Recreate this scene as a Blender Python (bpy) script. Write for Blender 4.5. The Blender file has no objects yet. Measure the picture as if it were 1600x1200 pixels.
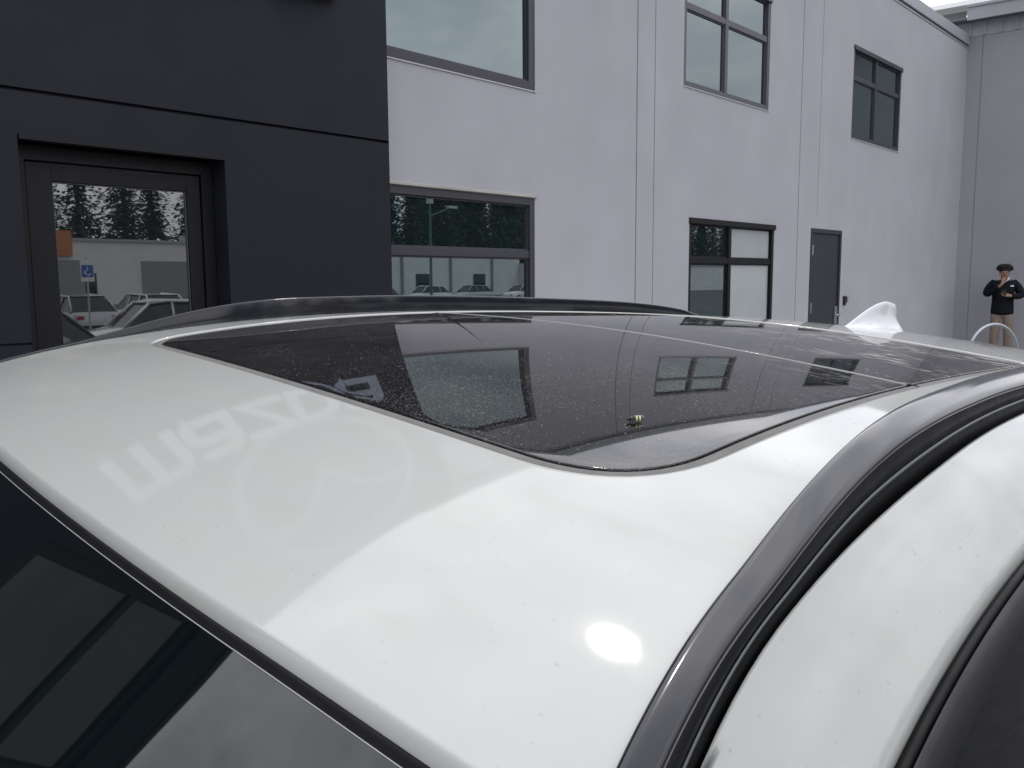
import bpy, bmesh, math, random
from math import sin, cos, pi, sqrt, atan2, radians, exp
from mathutils import Vector, Matrix
random.seed(7)
S = bpy.context.scene
COL = S.collection

# ------------------------------------------------------------------ camera
CAMZ = 1.43
cam_d = bpy.data.cameras.new('camera'); cam = bpy.data.objects.new('camera', cam_d); COL.objects.link(cam)
cam_d.sensor_fit = 'HORIZONTAL'; cam_d.sensor_width = 36; cam_d.lens = 36 * 1340.75 / 1600
cam_d.clip_start = 0.02; cam_d.clip_end = 1500
Rr = Vector((0.678227, -0.734822, -0.006701)); Ru = Vector((0.092454, 0.07628, 0.992791)); Rf = Vector((0.729013, 0.673958, -0.119672))
cam.matrix_world = Matrix(((Rr.x, Ru.x, -Rf.x, 0), (Rr.y, Ru.y, -Rf.y, 0), (Rr.z, Ru.z, -Rf.z, CAMZ), (0, 0, 0, 1)))
S.camera = cam
S.render.resolution_x = 1024; S.render.resolution_y = 768
S.view_settings.view_transform = 'Standard'; S.view_settings.look = 'None'
S.view_settings.exposure = 0.08; S.view_settings.gamma = 1.0

# ------------------------------------------------------------------ light
SUN = Vector((0.434, 0.377, 0.818)).normalized()          # towards the sun, over the building
elev = math.asin(SUN.z)
w = bpy.data.worlds.new('World'); S.world = w; w.use_nodes = True
nt = w.node_tree; nt.nodes.clear()
def N(t, kind, **kw):
    n = t.nodes.new(kind)
    for k, v in kw.items(): setattr(n, k, v)
    return n
out = N(nt, 'ShaderNodeOutputWorld'); bg = N(nt, 'ShaderNodeBackground')
sky = N(nt, 'ShaderNodeTexSky', sky_type='NISHITA'); sky.sun_disc = False
sky.sun_elevation = elev; sky.sun_rotation = atan2(SUN.x, SUN.y)
tc = N(nt, 'ShaderNodeTexCoord'); mp = N(nt, 'ShaderNodeMapping'); mp.inputs['Scale'].default_value = (1.0, 1.0, 2.2)
nt.links.new(tc.outputs['Generated'], mp.inputs['Vector'])
n1 = N(nt, 'ShaderNodeTexNoise'); n1.inputs['Scale'].default_value = 4.6; n1.inputs['Detail'].default_value = 7; n1.inputs['Roughness'].default_value = .55
n1.inputs['Distortion'].default_value = .3
nt.links.new(mp.outputs['Vector'], n1.inputs['Vector'])
cr = N(nt, 'ShaderNodeValToRGB'); cr.color_ramp.elements[0].position = .34; cr.color_ramp.elements[1].position = .66
cr.color_ramp.elements[0].color = (5.6, 5.8, 6.4, 1); cr.color_ramp.elements[1].color = (9.0, 8.9, 9.1, 1)
nt.links.new(n1.outputs['Fac'], cr.inputs['Fac'])
# brighter cloud veil round the sun
geo = N(nt, 'ShaderNodeVectorMath', operation='DOT_PRODUCT'); geo.inputs[1].default_value = SUN
nt.links.new(tc.outputs['Generated'], geo.inputs[0])
mr = N(nt, 'ShaderNodeMapRange', interpolation_type='SMOOTHSTEP'); mr.inputs['From Min'].default_value = .25; mr.inputs['From Max'].default_value = 1.0
mr.inputs['To Min'].default_value = 1.0; mr.inputs['To Max'].default_value = 2.5
nt.links.new(geo.outputs['Value'], mr.inputs['Value'])
d2 = N(nt, 'ShaderNodeVectorMath', operation='DOT_PRODUCT'); d2.inputs[1].default_value = Vector((-.1, -.93, .36)).normalized(); nt.links.new(tc.outputs['Generated'], d2.inputs[0])
mr2 = N(nt, 'ShaderNodeMapRange', interpolation_type='SMOOTHSTEP'); mr2.inputs['From Min'].default_value = .2; mr2.inputs['From Max'].default_value = 1.0
mr2.inputs['To Min'].default_value = 0.0; mr2.inputs['To Max'].default_value = .9; nt.links.new(d2.outputs['Value'], mr2.inputs['Value'])
ad = N(nt, 'ShaderNodeMath', operation='ADD'); nt.links.new(mr.outputs['Result'], ad.inputs[0]); nt.links.new(mr2.outputs['Result'], ad.inputs[1])
mul = N(nt, 'ShaderNodeVectorMath', operation='SCALE'); nt.links.new(cr.outputs['Color'], mul.inputs[0]); nt.links.new(ad.outputs[0], mul.inputs['Scale'])
n2 = N(nt, 'ShaderNodeTexNoise'); n2.inputs['Scale'].default_value = 2.1; n2.inputs['Detail'].default_value = 5
nt.links.new(mp.outputs['Vector'], n2.inputs['Vector'])
m2 = N(nt, 'ShaderNodeMapRange'); m2.inputs['From Min'].default_value = .35; m2.inputs['From Max'].default_value = .6
m2.inputs['To Min'].default_value = .78; m2.inputs['To Max'].default_value = 1.0
nt.links.new(n2.outputs['Fac'], m2.inputs['Value'])
mx = N(nt, 'ShaderNodeMix', data_type='RGBA'); nt.links.new(m2.outputs['Result'], mx.inputs[0])
nt.links.new(sky.outputs['Color'], mx.inputs[6]); nt.links.new(mul.outputs['Vector'], mx.inputs[7])
nt.links.new(mx.outputs[2], bg.inputs['Color']); bg.inputs['Strength'].default_value = .1
nt.links.new(bg.outputs[0], out.inputs[0])
sd = bpy.data.lights.new('sun', 'SUN'); sd.energy = .6; sd.angle = radians(2.7); sd.color = (1, .96, .9)
so = bpy.data.objects.new('sun', sd); COL.objects.link(so)
so.rotation_euler = SUN.to_track_quat('Z', 'Y').to_euler(); so.location = (10, 10, 30)

# ------------------------------------------------------------------ materials
MATS = {}
def mat(name, base=(.5, .5, .5), rough=.5, metal=0., coat=0., coat_rough=.03, ior=1.5, var=0., vscale=3., bump=0., bscale=80., detail=6., rvar=0., spec=.5):
    if name in MATS: return MATS[name]
    m = bpy.data.materials.new(name); m.use_nodes = True; t = m.node_tree; b = t.nodes['Principled BSDF']
    b.inputs['Base Color'].default_value = (*base, 1); b.inputs['Roughness'].default_value = rough; b.inputs['Metallic'].default_value = metal
    b.inputs['Coat Weight'].default_value = coat; b.inputs['Coat Roughness'].default_value = coat_rough; b.inputs['IOR'].default_value = ior
    b.inputs['Specular IOR Level'].default_value = spec
    tc = N(t, 'ShaderNodeTexCoord')
    if var or rvar:
        n = N(t, 'ShaderNodeTexNoise'); n.inputs['Scale'].default_value = vscale; n.inputs['Detail'].default_value = detail
        t.links.new(tc.outputs['Object'], n.inputs['Vector'])
        if var:
            r = N(t, 'ShaderNodeMapRange'); r.inputs['From Min'].default_value = .3; r.inputs['From Max'].default_value = .7
            r.inputs['To Min'].default_value = 1 - var; r.inputs['To Max'].default_value = 1 + var
            t.links.new(n.outputs['Fac'], r.inputs['Value'])
            s = N(t, 'ShaderNodeVectorMath', operation='SCALE'); s.inputs[0].default_value = base
            t.links.new(r.outputs['Result'], s.inputs['Scale']); t.links.new(s.outputs['Vector'], b.inputs['Base Color'])
        if rvar:
            r = N(t, 'ShaderNodeMapRange'); r.inputs['From Min'].default_value = .3; r.inputs['From Max'].default_value = .7
            r.inputs['To Min'].default_value = max(0, rough - rvar); r.inputs['To Max'].default_value = rough + rvar
            t.links.new(n.outputs['Fac'], r.inputs['Value']); t.links.new(r.outputs['Result'], b.inputs['Roughness'])
    if bump:
        n = N(t, 'ShaderNodeTexNoise'); n.inputs['Scale'].default_value = bscale; n.inputs['Detail'].default_value = 4
        t.links.new(tc.outputs['Object'], n.inputs['Vector'])
        bp = N(t, 'ShaderNodeBump'); bp.inputs['Strength'].default_value = bump; bp.inputs['Distance'].default_value = .01
        t.links.new(n.outputs['Fac'], bp.inputs['Height']); t.links.new(bp.outputs['Normal'], b.inputs['Normal'])
    MATS[name] = m; return m

def add_specks(m, scale, lo, hi, color, stretch=(1, 1, 1), rot=0., gate=None, strength=1.):
    """mix a dusty diffuse over the surface where a noise is high (dirt lying on the thing)"""
    t = m.node_tree; o = [n for n in t.nodes if n.type == 'OUTPUT_MATERIAL'][0]
    src = o.inputs['Surface'].links[0].from_socket
    tc = N(t, 'ShaderNodeTexCoord'); mp = N(t, 'ShaderNodeMapping'); mp.inputs['Scale'].default_value = stretch; mp.inputs['Rotation'].default_value = (0, 0, rot)
    t.links.new(tc.outputs['Object'], mp.inputs['Vector'])
    n = N(t, 'ShaderNodeTexNoise'); n.inputs['Scale'].default_value = scale; n.inputs['Detail'].default_value = 3
    t.links.new(mp.outputs['Vector'], n.inputs['Vector'])
    r = N(t, 'ShaderNodeMapRange'); r.inputs['From Min'].default_value = lo; r.inputs['From Max'].default_value = hi
    r.inputs['To Max'].default_value = strength
    t.links.new(n.outputs['Fac'], r.inputs['Value']); fac = r.outputs['Result']
    if gate:
        # gate = (axis vector, from, to) plus broad patches
        d = N(t, 'ShaderNodeVectorMath', operation='DOT_PRODUCT'); d.inputs[1].default_value = gate[0]
        t.links.new(tc.outputs['Object'], d.inputs[0])
        g = N(t, 'ShaderNodeMapRange'); g.inputs['From Min'].default_value = gate[1]; g.inputs['From Max'].default_value = gate[2]
        t.links.new(d.outputs['Value'], g.inputs['Value'])
        g2 = N(t, 'ShaderNodeTexNoise'); g2.inputs['Scale'].default_value = 7; t.links.new(tc.outputs['Object'], g2.inputs['Vector'])
        g3 = N(t, 'ShaderNodeMapRange'); g3.inputs['From Min'].default_value = .42; g3.inputs['From Max'].default_value = .58
        t.links.new(g2.outputs['Fac'], g3.inputs['Value'])
        mm = N(t, 'ShaderNodeMath', operation='MULTIPLY'); t.links.new(g.outputs['Result'], mm.inputs[0]); t.links.new(g3.outputs['Result'], mm.inputs[1])
        m3 = N(t, 'ShaderNodeMath', operation='MULTIPLY'); t.links.new(fac, m3.inputs[0]); t.links.new(mm.outputs[0], m3.inputs[1]); fac = m3.outputs[0]
    df = N(t, 'ShaderNodeBsdfDiffuse'); df.inputs['Color'].default_value = (*color, 1)
    ms = N(t, 'ShaderNodeMixShader'); t.links.new(fac, ms.inputs[0]); t.links.new(src, ms.inputs[1]); t.links.new(df.outputs[0], ms.inputs[2])
    t.links.new(ms.outputs[0], o.inputs['Surface'])

def add_dots(m, scale, rad, keep, color, strength, patch=None):
    t = m.node_tree; o = [n for n in t.nodes if n.type == 'OUTPUT_MATERIAL'][0]; src = o.inputs['Surface'].links[0].from_socket
    tc = N(t, 'ShaderNodeTexCoord'); v = N(t, 'ShaderNodeTexVoronoi'); v.inputs['Scale'].default_value = scale; t.links.new(tc.outputs['Object'], v.inputs['Vector'])
    sp = N(t, 'ShaderNodeSeparateColor'); t.links.new(v.outputs['Color'], sp.inputs[0])
    k = N(t, 'ShaderNodeMath', operation='SUBTRACT'); t.links.new(sp.outputs[0], k.inputs[0]); k.inputs[1].default_value = 1 - keep     # only some cells carry a spot, of varied size
    q = N(t, 'ShaderNodeMath', operation='MULTIPLY'); t.links.new(k.outputs[0], q.inputs[0]); q.inputs[1].default_value = rad / keep
    c = N(t, 'ShaderNodeMath', operation='LESS_THAN'); t.links.new(v.outputs['Distance'], c.inputs[0]); t.links.new(q.outputs[0], c.inputs[1])
    f = N(t, 'ShaderNodeMath', operation='MULTIPLY'); t.links.new(c.outputs[0], f.inputs[0]); f.inputs[1].default_value = strength; fac = f.outputs[0]
    if patch:
        g2 = N(t, 'ShaderNodeTexNoise'); g2.inputs['Scale'].default_value = patch; g2.inputs['Detail'].default_value = 3; t.links.new(tc.outputs['Object'], g2.inputs['Vector'])
        g3 = N(t, 'ShaderNodeMapRange'); g3.inputs['From Min'].default_value = .38; g3.inputs['From Max'].default_value = .6; g3.inputs['To Min'].default_value = .25; t.links.new(g2.outputs['Fac'], g3.inputs['Value'])
        w_ = N(t, 'ShaderNodeMath', operation='MULTIPLY'); t.links.new(fac, w_.inputs[0]); t.links.new(g3.outputs['Result'], w_.inputs[1]); fac = w_.outputs[0]
    df = N(t, 'ShaderNodeBsdfDiffuse'); df.inputs['Color'].default_value = (*color, 1)
    ms = N(t, 'ShaderNodeMixShader'); t.links.new(fac, ms.inputs[0]); t.links.new(src, ms.inputs[1]); t.links.new(df.outputs[0], ms.inputs[2]); t.links.new(ms.outputs[0], o.inputs['Surface'])
white = mat('white_paint', (.46, .472, .452), .5, spec=.25, coat=1., coat_rough=.045, var=.012, vscale=5)
add_dots(white, 190, .30, .12, (.22, .20, .17), .45, 3)
add_dots(white, 37, .045, .09, (.22, .20, .16), .4)
add_specks(white, 14, .5, .85, (.36, .35, .31), stretch=(1, .22, 1), rot=.5, strength=.25)
add_specks(white, 30, .55, .9, (.45, .43, .38), stretch=(1, .35, 1), strength=.35)
sun_glass = mat('dark_roof_glass', (.004, .0045, .006), .025, ior=1.6, spec=.5)
add_specks(sun_glass, 9, .2, 1.0, (.30, .28, .26), strength=.045)
add_dots(sun_glass, 800, .55, .55, (.42, .40, .38), .28, 6)
add_dots(sun_glass, 300, .36, .20, (.5, .48, .46), .30, 4)
add_dots(sun_glass, 70, .10, .18, (.5, .48, .46), .35)
add_specks(sun_glass, 60, .54, .62, (.55, .53, .50), stretch=(2.6, .45, 1), rot=.12, gate=((1, -.55, 0), .38, .85), strength=.75)
wind_glass = mat('windshield_glass', (.003, .005, .006), .02, ior=1.62)
side_glass = mat('side_window_glass', (.003, .004, .005), .02, ior=1.5)
gloss_black = mat('gloss_black_trim', (.012, .013, .018), .2, coat=.9, coat_rough=.07, spec=.1)
add_specks(gloss_black, 24, .5, .9, (.30, .28, .28), stretch=(1, 1, 1), strength=.03)
satin_black = mat('satin_black_trim', (.014, .014, .018), .45, spec=.3, rvar=.06, vscale=30)
rubber = mat('black_rubber', (.007, .007, .008), .5, spec=.2, rvar=.1, vscale=40)
grey_rubber = mat('dusty_grey_rubber', (.14, .135, .13), .7, var=.12, vscale=40)
tyre_m = mat('tyre_rubber', (.02, .02, .02), .8, var=.2, vscale=20)
alloy = mat('alloy_metal', (.55, .56, .58), .3, metal=1., rvar=.05)
lamp_m = mat('lamp_glass', (.6, .62, .65), .1, coat=1.)
red_m = mat('red_lamp', (.35, .02, .02), .15, coat=1.)
stucco = mat('grey_painted_concrete', (.43, .428, .462), .85, var=.05, vscale=1.3, bump=.16, bscale=55, spec=.2)
stucco2 = mat('blue_grey_metal_wall', (.34, .345, .37), .7, var=.04, vscale=1.1, bump=.2, bscale=40, spec=.2)
add_specks(stucco, 2.6, .48, .85, (.30, .30, .30), stretch=(1.5, 1, .14), strength=.10)
add_specks(stucco, 1.1, .5, .9, (.50, .49, .50), strength=.3)
coping_m = mat('coping_metal', (.36, .375, .40), .5, var=.06, vscale=2)
joint_m = mat('joint_sealant', (.11, .115, .13), .8, var=.1)
cladding = mat('black_composite_panel', (.011, .0125, .0195), .62, rvar=.10, vscale=2.5, var=.14, bump=.05, bscale=200, spec=.28)
frame_m = mat('dark_window_frame', (.045, .046, .055), .45, rvar=.05, vscale=10)
frame_l = mat('grey_window_frame', (.085, .086, .10), .45, rvar=.05, vscale=10)
black_frame = mat('black_window_frame', (.010, .0105, .013), .45, spec=.25, rvar=.06, vscale=10)
pane_m = mat('mirror_window_glass', (.012, .02, .022), .01, ior=2.9, spec=.5)
clear_pane = mat('entrance_glass', (.014, .018, .02), .01, ior=2.6)
frost_m = mat('frosted_pane', (.42, .45, .46), .35, ior=1.5, coat=.5, var=.03)
door_m = mat('dark_door_paint', (.028, .032, .040), .45, var=.06, vscale=3)
steel = mat('brushed_steel', (.55, .55, .56), .32, metal=1., rvar=.08, vscale=30)
galv = mat('galvanised_steel', (.50, .52, .54), .5, metal=.8, var=.15, vscale=30, rvar=.1)
sign_m = mat('silver_sign_metal', (.29, .33, .41), .35, metal=.45, coat=.3, var=.02)
asphalt = mat('asphalt', (.065, .065, .065), .9, var=.2, vscale=3, bump=.6, bscale=120)
conc = mat('pavement_concrete', (.36, .35, .33), .85, var=.1, vscale=2, bump=.2)
paint_w = mat('road_marking_white', (.7, .7, .68), .7, var=.1, vscale=8)
earth = mat('far_ground', (.07, .085, .04), .95, var=.3, vscale=.2)
ware_m = mat('warehouse_wall', (.68, .68, .66), .8, var=.06, vscale=.6)
bark = mat('bark', (.07, .05, .035), .9, var=.3, vscale=6, bump=.5, bscale=20)
needle = mat('conifer_foliage', (.030, .046, .022), .8, var=.45, vscale=.8)
skin_m = mat('skin', (.36, .21, .15), .55, var=.06, vscale=15)
jacket_m = mat('black_jacket_fabric', (.004, .005, .009), .7, spec=.2, var=.3, vscale=14, bump=.5, bscale=22)
trouser_m = mat('tan_trouser_fabric', (.22, .175, .145), .85, var=.12, vscale=8, bump=.3, bscale=25)
hair_m = mat('black_hair', (.008, .007, .008), .5, var=.4, vscale=40)
white_cloth = mat('white_cloth', (.7, .7, .7), .8, var=.05)
phone_m = mat('phone_black', (.01, .01, .012), .15, rvar=.04)
blue_m = mat('sign_blue', (.02, .10, .42), .4, var=.05)
orange_m = mat('orange_panel', (.45, .17, .06), .7, var=.1)
green_pole = mat('green_painted_pole', (.06, .16, .13), .5, var=.1)

# ------------------------------------------------------------------ mesh helpers
class MB:
    def __init__(s): s.v = []; s.f = []
    def add(s, vs, fs):
        o = len(s.v); s.v += [tuple(v) for v in vs]; s.f += [tuple(i + o for i in f) for f in fs]
    def box(s, x0, x1, y0, y1, z0, z1):
        s.add([(x0, y0, z0), (x1, y0, z0), (x1, y1, z0), (x0, y1, z0), (x0, y0, z1), (x1, y0, z1), (x1, y1, z1), (x0, y1, z1)],
              [(0, 3, 2, 1), (4, 5, 6, 7), (0, 1, 5, 4), (1, 2, 6, 5), (2, 3, 7, 6), (3, 0, 4, 7)])
    def grid(s, rows, closed=False, flip=False):
        n = len(rows[0]); vs = [v for r in rows for v in r]; fs = []
        for i in range(len(rows) - 1):
            for j in range(n if closed else n - 1):
                a, b, c, d = i * n + j, i * n + (j + 1) % n, (i + 1) * n + (j + 1) % n, (i + 1) * n + j
                fs.append((a, d, c, b) if flip else (a, b, c, d))
        s.add(vs, fs)
    def cap(s, loop, flip=False):
        n = len(loop); s.add(loop, [tuple(range(n))[::-1] if flip else tuple(range(n))])
    def sweep(s, rings, cap=True):
        s.grid(rings, closed=True)
        if cap: s.cap(rings[0]); s.cap(rings[-1], True)
    def tube(s, path, r, seg=10, cap=True):
        rings = []; P = [Vector(p) for p in path]
        rad = r if isinstance(r, (list, tuple)) else [r] * len(P)
        up = Vector((0, 0, 1)); prev = None
        for i, p in enumerate(P):
            t = (P[min(i + 1, len(P) - 1)] - P[max(i - 1, 0)]).normalized()
            if prev is None:
                a = t.cross(up)
                if a.length < .05: a = t.cross(Vector((1, 0, 0)))
            else: a = prev - t * prev.dot(t)
            a.normalize(); prev = a; b = t.cross(a)
            rings.append([p + (a * cos(2 * pi * k / seg) + b * sin(2 * pi * k / seg)) * rad[i] for k in range(seg)])
        s.sweep(rings, cap)
    def build(s, name, m, parent=None, smooth=False, bevel=0., loc=None, fix=True, subsurf=0):
        me = bpy.data.meshes.new(name); me.from_pydata([tuple(v) for v in s.v], [], s.f)
        if fix:
            bm = bmesh.new(); bm.from_mesh(me); bmesh.ops.remove_doubles(bm, verts=bm.verts, dist=1e-5)
            bmesh.ops.recalc_face_normals(bm, faces=bm.faces); bm.to_mesh(me); bm.free()
        me.materials.append(m)
        if smooth: me.polygons.foreach_set('use_smooth', [True] * len(me.polygons))
        me.update()
        o = bpy.data.objects.new(name, me); COL.objects.link(o)
        if parent is not None: o.parent = parent
        if loc: o.location = loc
        if bevel:
            b = o.modifiers.new('bevel', 'BEVEL'); b.width = bevel; b.segments = 2; b.limit_method = 'ANGLE'
        if subsurf:
            q = o.modifiers.new('sub', 'SUBSURF'); q.levels = subsurf; q.render_levels = subsurf
        return o
def empty(name, loc=(0, 0, 0), rz=0.):
    o = bpy.data.objects.new(name, None); COL.objects.link(o); o.location = loc; o.rotation_euler = (0, 0, rz); o.empty_display_size = .2; return o
def tag(o, label=None, cat=None, group=None, kind=None):
    if label: o['label'] = label
    if cat: o['category'] = cat
    if group: o['group'] = group
    if kind: o['kind'] = kind
    return o
def copy_tree(o, parent=None):
    c = o.copy(); COL.objects.link(c); c.parent = parent
    for ch in list(o.children): copy_tree(ch, c)
    return c
def box(name, m, dims, parent=None, bevel=0.):
    b = MB(); b.box(*dims); return b.build(name, m, parent, bevel=bevel)

# ------------------------------------------------------------------ ground
SL = math.tan(0.0752); ZB = -0.335; YB = .85             # the lot falls away from the building
def lot_z(y):
    if y > -2.5: return ZB + SL * (y - YB)
    return ZB + SL * (-2.5 - YB) - .02 * min(1, (-2.5 - y) / 3)
KY = 3.05
b = MB(); ys = [-600, -60, -5.5, -4, -3, -2.5, 0, KY + .06]; xs = [-600, -40, 0, 40, 600]
b.grid([[(x, y, lot_z(y)) for x in xs] for y in ys])
tag(b.build('parking_lot', asphalt), kind='structure')
b = MB(); b.grid([[(x, y, z) for x in (-60, 60)] for y, z in ((KY, lot_z(KY) - .02), (KY, -.015), (KY + .02, .004), (KY + .16, .004))])
tag(b.build('kerb', conc, smooth=False), kind='structure')
b = MB(); b.grid([[(x, y, 0) for x in (-60, 60)] for y in (KY + .16, 30)])
tag(b.build('pavement', conc), kind='structure')
b = MB(); b.grid([[(-700, -700, -.62), (700, -700, -.62)], [(-700, 700, -.62), (700, 700, -.62)]])
tag(b.build('ground', earth), kind='structure')
b = MB()
for i in range(-6, 22):
    x = -1.75 + i * 2.75
    for y0, y1 in ((-2.4, 2.9), (-14, -8.5), (-27, -21.5), (-50, -45)):
        if y0 > -3 and x < 6: continue
        b.grid([[(x - .05, y, lot_z(y) + .004), (x + .05, y, lot_z(y) + .004)] for y in (y0, (y0 + y1) / 2, y1)])
tag(b.build('parking_markings', paint_w), kind='structure')

# ------------------------------------------------------------------ walls with openings
def wall_open(mb, x0, x1, z0, z1, y, holes, depth):
    """front face at y (facing -y) with rectangular holes (hx0,hx1,hz0,hz1) and reveals going back"""
    X = sorted({x0, x1} | {h[0] for h in holes} | {h[1] for h in holes}); Z = sorted({z0, z1} | {h[2] for h in holes} | {h[3] for h in holes})
    for i in range(len(X) - 1):
        for j in range(len(Z) - 1):
            cx, cz = (X[i] + X[i + 1]) / 2, (Z[j] + Z[j + 1]) / 2
            if any(h[0] < cx < h[1] and h[2] < cz < h[3] for h in holes): continue
            mb.add([(X[i], y, Z[j]), (X[i + 1], y, Z[j]), (X[i + 1], y, Z[j + 1]), (X[i], y, Z[j + 1])], [(0, 1, 2, 3)])
    for h in holes:
        a, b_, c, d = h[:4]; dd = h[4] if len(h) > 4 else depth
        mb.add([(a, y, c), (a, y, d), (a, y + dd, d), (a, y + dd, c)], [(0, 1, 2, 3)])
        mb.add([(b_, y, c), (b_, y, d), (b_, y + dd, d), (b_, y + dd, c)], [(3, 2, 1, 0)])
        mb.add([(a, y, c), (b_, y, c), (b_, y + dd, c), (a, y + dd, c)], [(0, 1, 2, 3)][::1])
        mb.add([(a, y, d), (b_, y, d), (b_, y + dd, d), (a, y + dd, d)], [(3, 2, 1, 0)])
        mb.add([(a, y + dd, c), (b_, y + dd, c), (b_, y + dd, d), (a, y + dd, d)], [(0, 1, 2, 3)])

YW = 5.1                                                # face of the grey wall
XC = 18.32                                              # inner corner
TOPW = 5.77
bld = empty('office_building', (11, YW, 0)); tag(bld, 'pale grey painted two-storey building with dark framed windows behind the car', 'building')
def P(x, y, z): return (x - 11, y - YW, z)
wins = dict(bigU=(4.0, 5.84, 3.07, 5.0), bigL=(4.0, 5.83, .62, 2.15), midU=(8.26, 10.24, 3.50, 4.83), rU=(12.87, 14.85, 3.475, 4.775), midL=(8.43, 10.50, .62, 2.10))
holes = [(*v, .06) for v in wins.values()] + [(11.60, 12.655, .0, 2.12, .05)]
holes += [(7.385, 7.405, .15, 5.72, .014), (7.705, 7.72, .15, 5.72, .010), (11.165, 11.187, .15, 5.72, .014), (11.775, 11.79, 2.3, 5.72, .006)]
b = MB(); wall_open(b, 3.6, XC, 0, TOPW, YW, holes, .06)
b.add([(3.6, YW, 0), (3.6, YW, TOPW), (3.6, YW + 8, TOPW), (3.6, YW + 8, 0)], [(0, 1, 2, 3)])
b.v = [P(*v) for v in b.v]
b.build('wall', stucco, bld)
b = MB(); b.box(3.6, XC - .02, YW - .012, YW + .02, 5.735, 5.765); b.box(3.6, XC - .02, YW - .035, YW + .02, 5.79, 5.97)
b.box(3.6, XC - .02, YW + .02, YW + .28, 5.77, 5.955); b.v = [P(*v) for v in b.v]; b.build('coping', coping_m, bld, bevel=.004)
b = MB(); b.box(3.6, XC - .02, YW + .28, YW + 8, 5.4, 5.6); b.v = [P(*v) for v in b.v]; b.build('roof', coping_m, bld)

def window(parent, key, P, y, fw, vm, hm, fm, pm, outer=None, front=.012, panes=None):
    """frame bars + one pane per light. vm / hm: mullion centre x / transom centre z"""
    x0, x1, z0, z1 = key
    f = MB()
    e = .001
    x0 += e; x1 -= e; z0 += e; z1 -= e
    f.box(x0, x0 + fw, y, y + .05, z0, z1); f.box(x1 - fw, x1, y, y + .05, z0, z1)
    f.box(x0 + fw, x1 - fw, y, y + .05, z0, z0 + fw); f.box(x0 + fw, x1 - fw, y, y + .05, z1 - fw, z1)
    mw = .032
    vs = [x0 + fw] + [q for v in vm for q in (v - mw, v + mw)] + [x1 - fw]
    for v in vm: f.box(v - mw, v + mw, y + .004, y + .05, z0 + fw, z1 - fw)
    hs = [z0 + fw] + [q for h in hm for q in (h - mw, h + mw)] + [z1 - fw]
    for i in range(0, len(vs), 2):
        for h in hm: f.box(vs[i], vs[i + 1], y + .007, y + .05, h - mw, h + mw)
        for j in range(0, len(hs), 2):     # inner sash bead
            a, b_, c, d = vs[i], vs[i + 1], hs[j], hs[j + 1]; s = .014
            f.box(a, a + s, y + .022, y + .045, c, d); f.box(b_ - s, b_, y + .022, y + .045, c, d)
            f.box(a + s, b_ - s, y + .022, y + .045, c, c + s); f.box(a + s, b_ - s, y + .022, y + .045, d - s, d)
    f.v = [P(*v) for v in f.v]
    fo = f.build('window', fm, parent, bevel=.002)
    k = 0
    for i in range(0, len(vs), 2):
        for j in range(0, len(hs), 2):
            p = MB(); p.box(vs[i] + .006, vs[i + 1] - .006, y + .036, y + .042, hs[j] + .006, hs[j + 1] - .006); p.v = [P(*v) for v in p.v]
            m_ = pm if panes is None else panes[k]; k += 1
            po = p.build('pane', m_, fo)
            if m_ is frost_m: po['label'] = 'pale frosted pane'
    return fo
YF = YW + .006
window(bld, wins['bigU'], P, YF, .075, [], [], frame_m, pane_m)['label'] = 'large upper window beside the black entrance'
window(bld, wins['bigL'], P, YF, .06, [], [1.66], frame_m, pane_m)
window(bld, wins['midU'], P, YF, .055, [9.19], [4.34], frame_l, pane_m)
window(bld, wins['rU'], P, YF, .055, [13.80], [4.34], frame_m, pane_m)
window(bld, wins['midL'], P, YF, .055, [9.375], [1.645], black_frame, pane_m, panes=[pane_m, pane_m, frost_m, frost_m])
pane_m.node_tree.nodes['Principled BSDF'].inputs['Specular Tint'].default_value = (.82, .97, 1, 1)
# thin pale strips along the bottom edge of the upper windows
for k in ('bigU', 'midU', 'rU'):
    x0, x1, z0, z1 = wins[k]; b = MB(); b.box(x0, x1 + .01, YW - .012, YW + .004, z0 - .012, z0 - .002); b.v = [P(*v) for v in b.v]; b.build('lower_strip', mat('pale_strip_paint', (.56, .56, .58), .6), bld, bevel=.003)
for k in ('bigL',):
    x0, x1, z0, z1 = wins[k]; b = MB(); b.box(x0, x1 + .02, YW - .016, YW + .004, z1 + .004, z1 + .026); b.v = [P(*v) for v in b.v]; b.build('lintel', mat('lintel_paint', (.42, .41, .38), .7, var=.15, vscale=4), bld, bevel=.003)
for k, m_ in (('midL', black_frame), ('rU', frame_m), ('midU', frame_l)):
    x0, x1, z0, z1 = wins[k]; b = MB(); b.box(x0 - .01, x1 + .01, YW - .02, YW + .004, z1 - .05, z1 + .012); b.v = [P(*v) for v in b.v]; b.build('head_trim', m_, bld, bevel=.003)
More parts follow.
